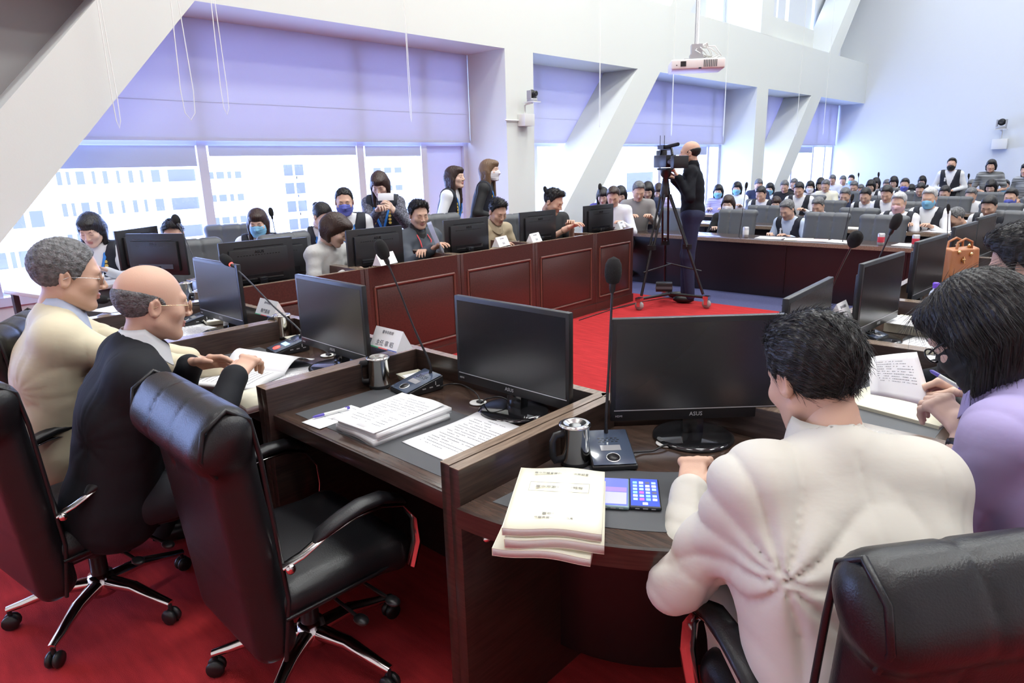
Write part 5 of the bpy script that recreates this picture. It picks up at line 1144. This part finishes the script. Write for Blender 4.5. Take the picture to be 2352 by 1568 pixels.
m = MB(); [m.tube([(x, .10, .17), (x, .10, .27)], .003, 5) for x in (-.02, .03)]; m.build('antennas', plastic_m, vc)
tp_ = empty('tripod', (q[0], q[1], 0), 0, 'black camera tripod with spreader standing on a wheeled dolly', 'tripod'); hz = q[2]-.06
m = MB(); m.lathe([(.05, hz-.30), (.055, hz-.26), (.045, hz-.20), (.03, hz-.10), (.05, hz-.08), (.06, hz-.02), (.06, hz), (0, hz)], (0, 0, 0), 16); m.b2((-.05, -.09, hz-.02), (.05, .09, hz)); m.build('fluid_head', plastic_m, tp_)
m = MB(); m.tube([(.02, 0, hz-.10), tuple(atd(1556, 415, 7.1)-np.array((q[0], q[1], 0)))], .010, 8); m.build('pan_handle', plastic_m, tp_)
wheels = [atz(1468, 712, 0), atz(1622, 708, 0), atz(1527, 678, 0)]; ctr = sum(wheels)/3
for k, w in enumerate(wheels):
    w = w-np.array((q[0], q[1], 0)); top = np.array((0, 0, hz-.27))+np.array((w[0], w[1], 0))*.10; ft = np.array((w[0]*.92, w[1]*.92, .15)); mid = top*.48+ft*.52
    sd = np.cross(ft-top, (0, 0, 1)); sd = sd/np.linalg.norm(sd)*.030; m = MB()
    for e in (-1, 1): m.tube([top+sd*e, mid+sd*e], .012, 8)
    m.tube([mid-(mid-top)*.12, ft], .015, 8); m.box(tuple(mid), (.08, .05, .05)); m.build('leg', plastic_m, tp_)
c_ = ctr-np.array((q[0], q[1], 0))
m = MB(); [m.tube([tuple(c_+np.array((0, 0, .45))), tuple((w-np.array((q[0], q[1], 0)))*.86+np.array((0, 0, .40)))], .008, 6) for w in wheels]; m.build('spreader', plastic_m, tp_)
dl = empty('tripod_dolly', (ctr[0], ctr[1], 0), 0, 'three armed tripod dolly with grey swivel wheels on the carpet', 'dolly')
for w in wheels:
    w = w-ctr; d = w/np.linalg.norm(w)
    m = MB(); m.tube([(0, 0, .12), tuple(w*.92+np.array((0, 0, .12)))], .016, 8); arm_ = m.build('arm', plastic_m, dl)
    m = MB(); p = np.array((w[0], w[1], .05)); m.lathe([(0, -.016), (.046, -.016), (.050, 0), (.046, .016), (0, .016)], tuple(p), 18, M=Matrix.Rotation(R(90), 3, 'X')); m.build('wheel', MT['grey_rubber'] if 'grey_rubber' in MT else mat('grey_rubber', (.35, .33, .33), .6), arm_)
    m = MB(); m.b2((p[0]-.03, p[1]-.035, .10), (p[0]+.03, p[1]+.035, .135)); m.b2((p[0]-.02, p[1]-.024, .04), (p[0]+.02, p[1]-.018, .11)); m.b2((p[0]-.02, p[1]+.018, .04), (p[0]+.02, p[1]+.024, .11)); m.build('caster_fork', chrome_m, arm_)
t = empty('battery_box', tuple(atz(1525, 668, .13)), R(30), 'small grey and black box sitting on the dolly under the tripod', 'box'); m = MB(); m.b2((-.09, -.06, 0), (.09, .06, .10)); m.build('case', plastic_m, t, bevel=.006); m = MB(); m.b2((-.092, -.062, .03), (.092, .062, .06)); m.build('grey_band', greyleather_m, t)
def fl(x, y): return tuple(atz(x, y, .006))
cable([fl(1330, 735), fl(1400, 712), fl(1440, 700), fl(1500, 688), fl(1560, 680)], 'black cable running over the red carpet from the panelled desk to the dolly', .004)
cable([fl(1325, 722), fl(1380, 712), fl(1430, 705), fl(1465, 695)], 'second black cable beside it on the red carpet', .004)
# ---------------------------------------------------------------- people of the long row and behind it
def seat(px, py, d, az, label, **k):
    t, I = person('person', atd(px, py, d), az, label, **k)
    if k.get('det') and k.get('hair') in ('short', 'thick', 'crew'):
        rg_ = lambda c: (c[:, 2] > .02)
        st_ = strands(t, I['HM'], k['hair'], True, 700, .026 if k['hair'] != 'crew' else .012, .0016, hairb_m, lambda p: np.stack([p[:, 0]*1.5, .55+0*p[:, 1], .9+0*p[:, 2]], 1), region=rg_, seed=int(px), lift=.9)
    return t, I
NV = (vestn_m, goldt_m, True, trim_m)
seat(209, 528, 5.7, 128, 'black haired woman in a black and blue vest reading at the white table', hair='bob', male=False, top='shirt', topm=cot, vest=NV, det=1, build=.95, skin=1, hp=24, lean=10, hs=1.12)
seat(398, 538, 5.9, 115, 'man with a light blue mask half hidden behind the side monitor', hair='short', vest=NV, topm=bluesh_m, det=1, hp=22, mask=whitemask_m)
seat(592, 512, 6.1, 120, 'long haired woman in a light blue mask seated before the window', hair='long', hairm=hairbr_m, male=False, vest=(vestn_m, goldt_m, True, trim_m), topm=cot, det=1, build=.92, mask=bluemask_m, hp=16, hy=8, skin=1)
seat(741, 497, 6.3, 125, 'woman with her hair tied in a bun, looking down beside the blue masked man', hair='bun', male=False, vest=NV, topm=cot, det=1, build=.9, hp=28, hy=-40, skin=1)
seat(791, 464, 6.2, 125, 'man in a violet blue mask and black vest seated before the window', hair='crew', vest=NV, topm=cot, det=1, build=1.05, mask=violetmask_m, hp=12)
seat(772, 528, 5.15, 70, 'woman with short dark hair in a grey cardigan bending over the panelled desk', hair='shortbob', hairm=hairbr_m, male=False, topm=greyc_m, det=1, build=1.0, hp=34, hy=-15, lean=14, skin=1, fold=.003)
seat(872, 425, 6.6, 140, 'standing woman in a black vest taking a picture with a pale phone', pose='stand', hair='long', hairm=hairbr_m, male=False, vest=NV, topm=MT['patterned'] if 'patterned' in MT else mat('patterned', (.10, .10, .13), .8, var=(70, .9)), det=1, build=.92, hp=30, wl=atd(905, 484, 6.38), wr=atd(868, 484, 6.38), hl=dict(curl=(30, 50, 30), n=(.6, -.3, .4)), hr_=dict(curl=(30, 50, 30)), skin=1)
q = atd(886, 452, 6.30); t = empty('smartphone', tuple(q), R(40), 'pale phone held up by the standing woman', 'phone'); m = MB(); m.b2((-.075, -.005, -.036), (.075, .005, .036)); m.build('body', white_m, t, bevel=.004); t.rotation_euler = (R(-20), 0, R(40))
_, IS = seat(962, 494, 6.05, 92, 'man with quiffed black hair in a slate suit reading a held sheet', hair='thick', top='jacket', topm=suitg_m, det=1, build=1.08, hp=12, lean=3, hy=15, wr=atd(992, 572, 5.75), wl=atd(975, 578, 5.8), collar=(polo_m, 1), fold=.003)
q = atd(1000, 548, 5.72); t = sheet('held_sheet', .21, .297, 'sheet of paper held up by the man in the slate suit', 'paper', tuple(q), 0, .01, 0); t.rotation_euler = (R(70), R(8), R(150))
_, IK = seat(1143, 487, 6.6, 95, 'man with spiky black hair in a khaki shirt looking down at the panelled desk', hair='short', topm=khaki_m, det=1, build=1.08, hp=26, lean=12, hy=8, collar=(khaki_m, 1), fold=.003, skin=0)
_, IP = seat(1271, 464, 7.0, 100, 'man in a black polo shirt looking at his phone at the far panelled desk', hair='short', topm=polo_m, sleeves='short', det=1, build=1.2, hp=26, lean=10, hy=-20, hs=1.05, wl=atd(1312, 520, 6.9), wr=atd(1305, 523, 6.75))
q = atd(1326, 514, 6.85); t = empty('smartphone', tuple(q), 0, 'dark phone in the hands of the man in the black polo shirt', 'phone'); m = MB(); m.b2((-.06, -.03, 0), (.06, .03, .008)); m.build('body', plastic_m, t, bevel=.003)
seat(1046, 408, 7.4, 60, 'standing brown haired woman in a black and blue vest looking right', pose='stand', hair='long', hairm=hairbr_m, male=False, vest=NV, topm=cot, det=1, build=.92, hp=-2, hy=12, skin=1)
seat(1126, 392, 7.6, 55, 'standing woman with very long light brown hair and a pale mask by the column', pose='stand', hair='longer', hairm=hairlb_m, male=False, top='shirt', topm=polo_m, vest=NV, det=1, build=.9, hp=0, hy=12, mask=whitemask_m, skin=1)
# hall and staff chairs
hc1 = hall_chair(atd(1045, 560, 6.9)*np.array((1, 1, 0)), R(-100), 'big grey high backed chair between the slate suit and the khaki shirt', h=.12)
def hch(x, y, d, az, label):
    p = atd(x, y, d); c = copy_tree(hc1); c.scale = (.95, .95, .92); return put(c, (p[0], p[1], 0), -R(az), label)
hch(468, 610, 5.2, 95, 'grey chair back left of the second monitor of the panelled row'); hch(528, 548, 6.6, 120, 'dark grey chair by the window left of the woman in a blue mask'); hch(712, 580, 5.6, 80, 'grey chair beside the woman in the grey cardigan')
hch(1210, 530, 7.0, 95, 'dark chair behind the fourth monitor of the panelled row')
# projector beam etc. none; side table mouse and paper
q = atd(228, 632, 5.4); t = empty('computer_mouse', tuple(q), 0, 'dark blue computer mouse on the white side table', 'mouse'); m = MB(); m.ball((0, 0, .012), (.032, .055, .02)); m.build('shell', plastic_m, t)

def on_chest(I, x, f, o): p = I['up'](f); return np.array((x, p[1]+o, p[2]))
lan = mat('red_lanyard', (.6, .04, .05), .5)
for x in (-1, 1):
    m = MB(); m.tube([on_chest(IS, x*.055, .50, .045), on_chest(IS, x*.062, .42, .125), on_chest(IS, x*.03, .26, .150), on_chest(IS, x*.004, .16, .150)], [(.007, .003)]*4, 6); m.build('lanyard', lan, IS['t'])
m = MB(); m.ball(on_chest(IK, .02, .46, .085), (.03, .014, .012), 8); m.build('black_collar_tab', plastic_m, IK['t'])
m = MB(); m.ball(on_chest(IK, -.05, .30, .135), (.022, .010, .022), 10); m.build('round_badge', mat('badge_blue', (.05, .08, .3), .4), IK['t'])
m = MB(); m.ball(on_chest(IK, .0, .26, .140), (.020, .008, .034), 10); m.build('red_print', redband, IK['t'])
m = MB(); c = on_chest(IP, .075, .32, .135)
for j in range(2):
    m.box(tuple(c+np.array((-.018, 0, -.03*j))), (.022, .012, .022)); m.box(tuple(c+np.array((.014, 0, -.03*j))), (.022, .012, .022))
m.build('white_print', whitet_m, IP['t'])
# ---------------------------------------------------------------- the audience: a few figures built once, copied with their parts, each recoloured and turned
sky_m = mat('sky_blue_shirt', (.50, .58, .74), .8); wsh_m = mat('white_shirt', (.74, .75, .79), .8); lil2 = mat('striped_lilac', (.45, .42, .72), .8, var=(30, .5, (.1, .1, 3))); dk = mat('black_top', (.010, .010, .014), .8); purp = mat('purple_top', (.08, .07, .30), .8); stripe = mat('black_white_stripes', (.25, .26, .27), .8, var=(26, .95, (.1, .1, 3))); greyt = mat('grey_top', (.25, .24, .24), .8); suitn = mat('navy_suit', (.02, .03, .08), .8)
WV = (vestn_m, whitet_m, False)
proto = {}
def getp(kind):
    if kind not in proto:
        k = dict(det=0, label=None)
        o = np.array((0, 0, 1.1))
        sp = dict(manv=dict(hair='short', vest=WV, topm=wsh_m, hp=32, lean=16), man=dict(hair='short', topm=dk, hp=30, lean=14), manm=dict(hair='short', vest=WV, topm=wsh_m, hp=18, lean=8, mask=bluemask_m),
                  womm=dict(hair='bob', male=False, topm=wsh_m, hp=14, lean=6, mask=bluemask_m, build=.9, skin=1), wom=dict(hair='long', male=False, topm=wsh_m, hp=30, lean=10, build=.9, skin=1), wov=dict(hair='bob', male=False, topm=wsh_m, vest=WV, hp=26, lean=12, build=.9, skin=1))[kind]
        proto[kind] = [person('person', (0, 0, 1.1), 0, 'seated listener', group='seated audience of the hall', **{a: b for a, b in sp.items()}, det=0)[0], False]
        proto[kind].append(proto[kind][0].location.copy())
    return proto[kind]
for kk in ('manv', 'man', 'manm', 'womm', 'wom', 'wov'): getp(kk)
def listener(px, py, w, kind, label, top=None, hair=None, mask=None, az=170, vest=None, row=None, xp=None):
    """px, py: head centre in the picture; w: head width in zoom pixels; the seat is snapped to one of the table rows"""
    d = 819.0/(w*.92); pr = getp(kind); src = pr[0]; c = src if not pr[1] else copy_tree(src); pr[1] = True
    p = atd(px, py, d)
    if xp is not None: p = atx(px, py, xp)
    elif p[0] < -6.0: p = atx(px, py, -5.95)
    Rm = rotm(0, 0, -R(az)); off = Rm@(-np.array((pr[2][0], pr[2][1], 0)))   # head offset in the person frame
    c.location = (p[0]-off[0], p[1]-off[1], p[2]-1.1); c.rotation_euler = (0, 0, -R(az)); c['label'] = label
    sw = {'shirt': top, 'hair': hair, 'face_mask': mask, 'vest': vest, 'eyebrows': hair}
    for ch in c.children:
        n = ch.name.split('.')[0]
        if sw.get(n) is not None:
            for s_ in ch.material_slots: s_.link = 'OBJECT'; s_.material = sw[n]
    return c
U = lambda x: 1600+x/3.128
Vv = lambda y: 350+y/3.128
A_ = [ # zoom x, y, w, kind, row y, az, top, hair, mask, label
 (155, 280, 58, 'womm', 160, lil2, None, None, 'masked woman in a striped lilac top right behind the camera operator'),
 (290, 258, 58, 'womm', 165, wsh_m, None, None, 'masked woman in a white top by the far window, right of the lilac stripes'),
 (225, 372, 95, 'womm', 165, dk, hairbr_m, whitemask_m, 'long haired woman in black with a white mask just right of the camera operator'),
 (445, 236, 58, 'man', 150, suitn, hairg_m, None, 'grey haired man in a navy jacket below the farther white column'),
 (462, 300, 80, 'manv', 175, wsh_m, None, None, 'man in a vest behind the grey haired bowed man, left side'),
 (525, 262, 60, 'womm', 170, wsh_m, None, None, 'blue masked listener right of the far column'),
 (568, 372, 80, 'womm', 160, wsh_m, hairbr_m, None, 'masked woman in white left of the bowed grey haired man'),
 (650, 412, 104, 'manv', 190, sky_m, hairg_m, None, 'grey haired man in a vest bowed over a booklet at the front hall desk'),
 (632, 246, 64, 'man', 170, dk, None, None, 'bowed man in a black top in the middle rows'),
 (700, 228, 58, 'man', 175, dk, None, None, 'dark haired listener behind the bowed man in black'),
 (735, 268, 80, 'manv', 170, wsh_m, None, None, 'deeply bowed man with both hands up in the middle rows'),
 (815, 248, 62, 'womm', 165, wsh_m, None, whitemask_m, 'masked woman in white behind the cream haired row'),
 (890, 226, 62, 'wom', 170, purp, None, None, 'woman in a purple blue top bowed in the middle rows'),
 (926, 240, 64, 'man', 175, cream_m, None, None, 'bowed listener in a cream top in the middle rows'),
 (975, 198, 46, 'man', 175, wsh_m, None, None, 'small listener in white at the far window'),
 (1050, 203, 46, 'man', 175, sky_m, None, None, 'small listener in pale blue at the far window'),
 (1110, 196, 48, 'manm', 175, sky_m, None, None, 'small masked listener with upright hair near the far window'),
 (873, 385, 92, 'manv', 185, wsh_m, hairg_m, None, 'grey haired man in a vest right behind the bowed man at the front desk'),
 (812, 360, 74, 'man', 180, wsh_m, hairg_m, None, 'listener whose head shows between the two grey haired men'),
 (1066, 310, 80, 'man', 175, suitn, hairg_m, None, 'grey haired listener in dark clothes left of the empty grey chairs'),
 (1130, 248, 60, 'man', 175, dk, None, None, 'dark haired listener in the middle of the hall'),
 (1212, 312, 84, 'manv', 180, wsh_m, None, None, 'bowed man with folded hands before his face'),
 (1250, 240, 62, 'wov', 175, wsh_m, None, None, 'woman with dark bob in the middle rows, left one of two'),
 (1287, 222, 58, 'wov', 175, wsh_m, None, None, 'woman with dark bob in the middle rows, right one of two'),
 (1178, 268, 54, 'man', 175, dk, None, None, 'listener half hidden behind the man with folded hands'),
 (1366, 298, 88, 'manv', 180, wsh_m, None, None, 'dark haired man in a vest right of the man with folded hands'),
 (1366, 234, 56, 'man', 175, dk, None, None, 'dark haired listener behind the man in a vest'),
 (1415, 212, 58, 'wov', 175, wsh_m, None, None, 'woman with curly dark hair in the rear rows'),
 (1495, 232, 66, 'manm', 175, wsh_m, None, violetmask_m, 'man with a violet blue mask in the rear rows'),
 (1452, 362, 108, 'manm', 185, wsh_m, hairw_m, pinkmask_m, 'white haired man in a pink mask behind the empty grey chair'),
 (1608, 268, 70, 'manv', 180, wsh_m, None, None, 'dark haired man behind the white haired man in a blue mask'),
 (1620, 205, 52, 'wov', 175, wsh_m, None, None, 'small dark haired woman in the rear rows'),
 (1672, 328, 108, 'manm', 185, wsh_m, hairw_m, bluemask_m, 'white haired man in a light blue mask with a tie'),
 (1782, 292, 76, 'manv', 182, wsh_m, None, None, 'dark haired man reading right of the white haired man'),
 (1838, 240, 60, 'man', 180, dk, None, None, 'dark haired listener right of the hall centre'),
 (1890, 228, 50, 'manm', 180, wsh_m, None, whitemask_m, 'small masked listener in the rear rows on the right'),
 (1976, 238, 60, 'man', 180, dk, None, None, 'listener below the standing man in a vest'),
 (1970, 308, 80, 'man', 182, wsh_m, None, None, 'man in a white shirt reading a held sheet on the right'),
 (2114, 245, 72, 'wom', 182, dk, None, None, 'woman in black with long hair on the right side of the hall'),
 (2216, 240, 60, 'manm', 180, greyt, None, None, 'masked listener on the right side of the hall'),
 (1862, 470, 106, 'man', 235, dk, hairg_m, None, 'grey haired man facing left just behind the right row monitors'),
 (2100, 386, 108, 'manv', 188, wsh_m, None, None, 'black haired man in a vest writing behind the right row monitors'),
 (2258, 322, 92, 'manm', 188, wsh_m, None, violetmask_m, 'man in a violet blue mask and vest at the right side of the hall'),
 (2335, 300, 60, 'man', 185, dk, None, None, 'listener at the right picture edge behind the masked man'),
 (1770, 238, 50, 'man', 178, wsh_m, None, None, 'small listener in the rear rows left of the standing man'),
 (1935, 275, 60, 'man', 178, dk, None, None, 'dark haired listener behind the man reading a held sheet'),
 (1540, 268, 56, 'wov', 178, wsh_m, None, None, 'woman behind the white haired men'),
]
for (x, y, w, kind, az, top, hair, mask, lab) in A_: listener(U(x), Vv(y), w, kind, lab, top, hair, mask, az)
B_ = [(1290, 335, 52, 'wom', 150, purp, None, None, 'bowed dark haired listener at the far left of the hall'), (1372, 342, 78, 'man', 150, wsh_m, hairbr_m, None, 'bowed person with short brown hair behind the last monitor of the panelled row'),
 (1428, 325, 60, 'wom', 150, suitn, None, None, 'dark haired woman beside the brown haired person'), (1568, 300, 80, 'man', 140, greyt, None, None, 'man in a lilac grey shirt handing over papers left of the tripod'),
 (1638, 292, 62, 'wom', 150, suitn, None, None, 'long haired woman left of the tripod'), (1722, 300, 56, 'wom', 150, lil2, hairbr_m, None, 'long haired woman seen between the tripod legs')]
for (x, y, w, kind, az, top, hair, mask, lab), xp_ in zip(B_, (-6.0, -4.95, -5.8, -4.9, -5.6, -5.9)): listener(1000+x/3.357, 350+y/3.357, w*.93, kind, lab, top, hair, mask, az, xp=xp_)
for k in proto:
    if not proto[k][1]: print('unused', k)
# standing at the end wall
seat(U(1832), Vv(86), 13.5, 175, 'man in a vest and black mask standing at the end wall', pose='stand', hair='short', vest=WV, topm=wsh_m, mask=blackmask_m, det=0, hp=8)
seat(U(2116), Vv(96), 13.5, 180, 'person in a striped grey top standing at the end wall', pose='stand', hair='shortbob', male=False, topm=stripe, sleeves='short', det=0, hp=8)
seat(U(2352)+6, Vv(150)-8, 12.0, 200, 'person in a black and white striped sweater standing at the right picture edge', pose='stand', hair='bob', male=False, topm=stripe, det=0, hp=8)
# grey chairs of the hall
for (x, y, yy, az, lab) in ((1530, 520, 8.35, 178, 'grey channelled chair left of the tripod at the front hall desk'), (1672, 520, 8.35, 178, 'empty grey channelled chair right of the camera operator'), (1875, 530, 8.25, 182, 'grey chair beside the bowed man at the front hall desk'),
   (2000, 535, 8.1, 188, 'big empty grey chair at the front hall desk, right of the bowed man'), (1735, 490, 9.9, 180, 'dark blue grey chair in the second hall row'), (1955, 500, 9.8, 182, 'grey chair in the second hall row behind the big empty one'), (2080, 505, 9.8, 182, 'grey chair beside the white haired man in a pink mask'), (2130, 500, 9.9, 184, 'grey chair beside the white haired man in a light blue mask'), (2310, 500, 9.9, 186, 'grey chair at the right side of the hall')):
    p = aty(x, y, yy); c = copy_tree(hc1); c.scale = (.95, .95, .80 if yy < 9 else .76); put(c, (p[0], p[1], 0), -R(az), lab)
NTH = ['first', 'second', 'third', 'fourth', 'fifth', 'sixth', 'seventh', 'eighth', 'ninth']
for r_, y in enumerate((11.4, 13.0, 14.6, 16.1)):
    for k in range(7):
        x = -4.9+k*1.15+.3*r_; c = copy_tree(hc1); c.scale = (.95, .95, .76); put(c, (x, y, 0), R(180), 'grey chair in the %s hall row, %s from the window side' % (('third', 'fourth', 'fifth', 'rearmost')[r_], NTH[k]), 'grey chairs of the %s hall row' % ('third', 'fourth', 'fifth', 'rearmost')[r_])
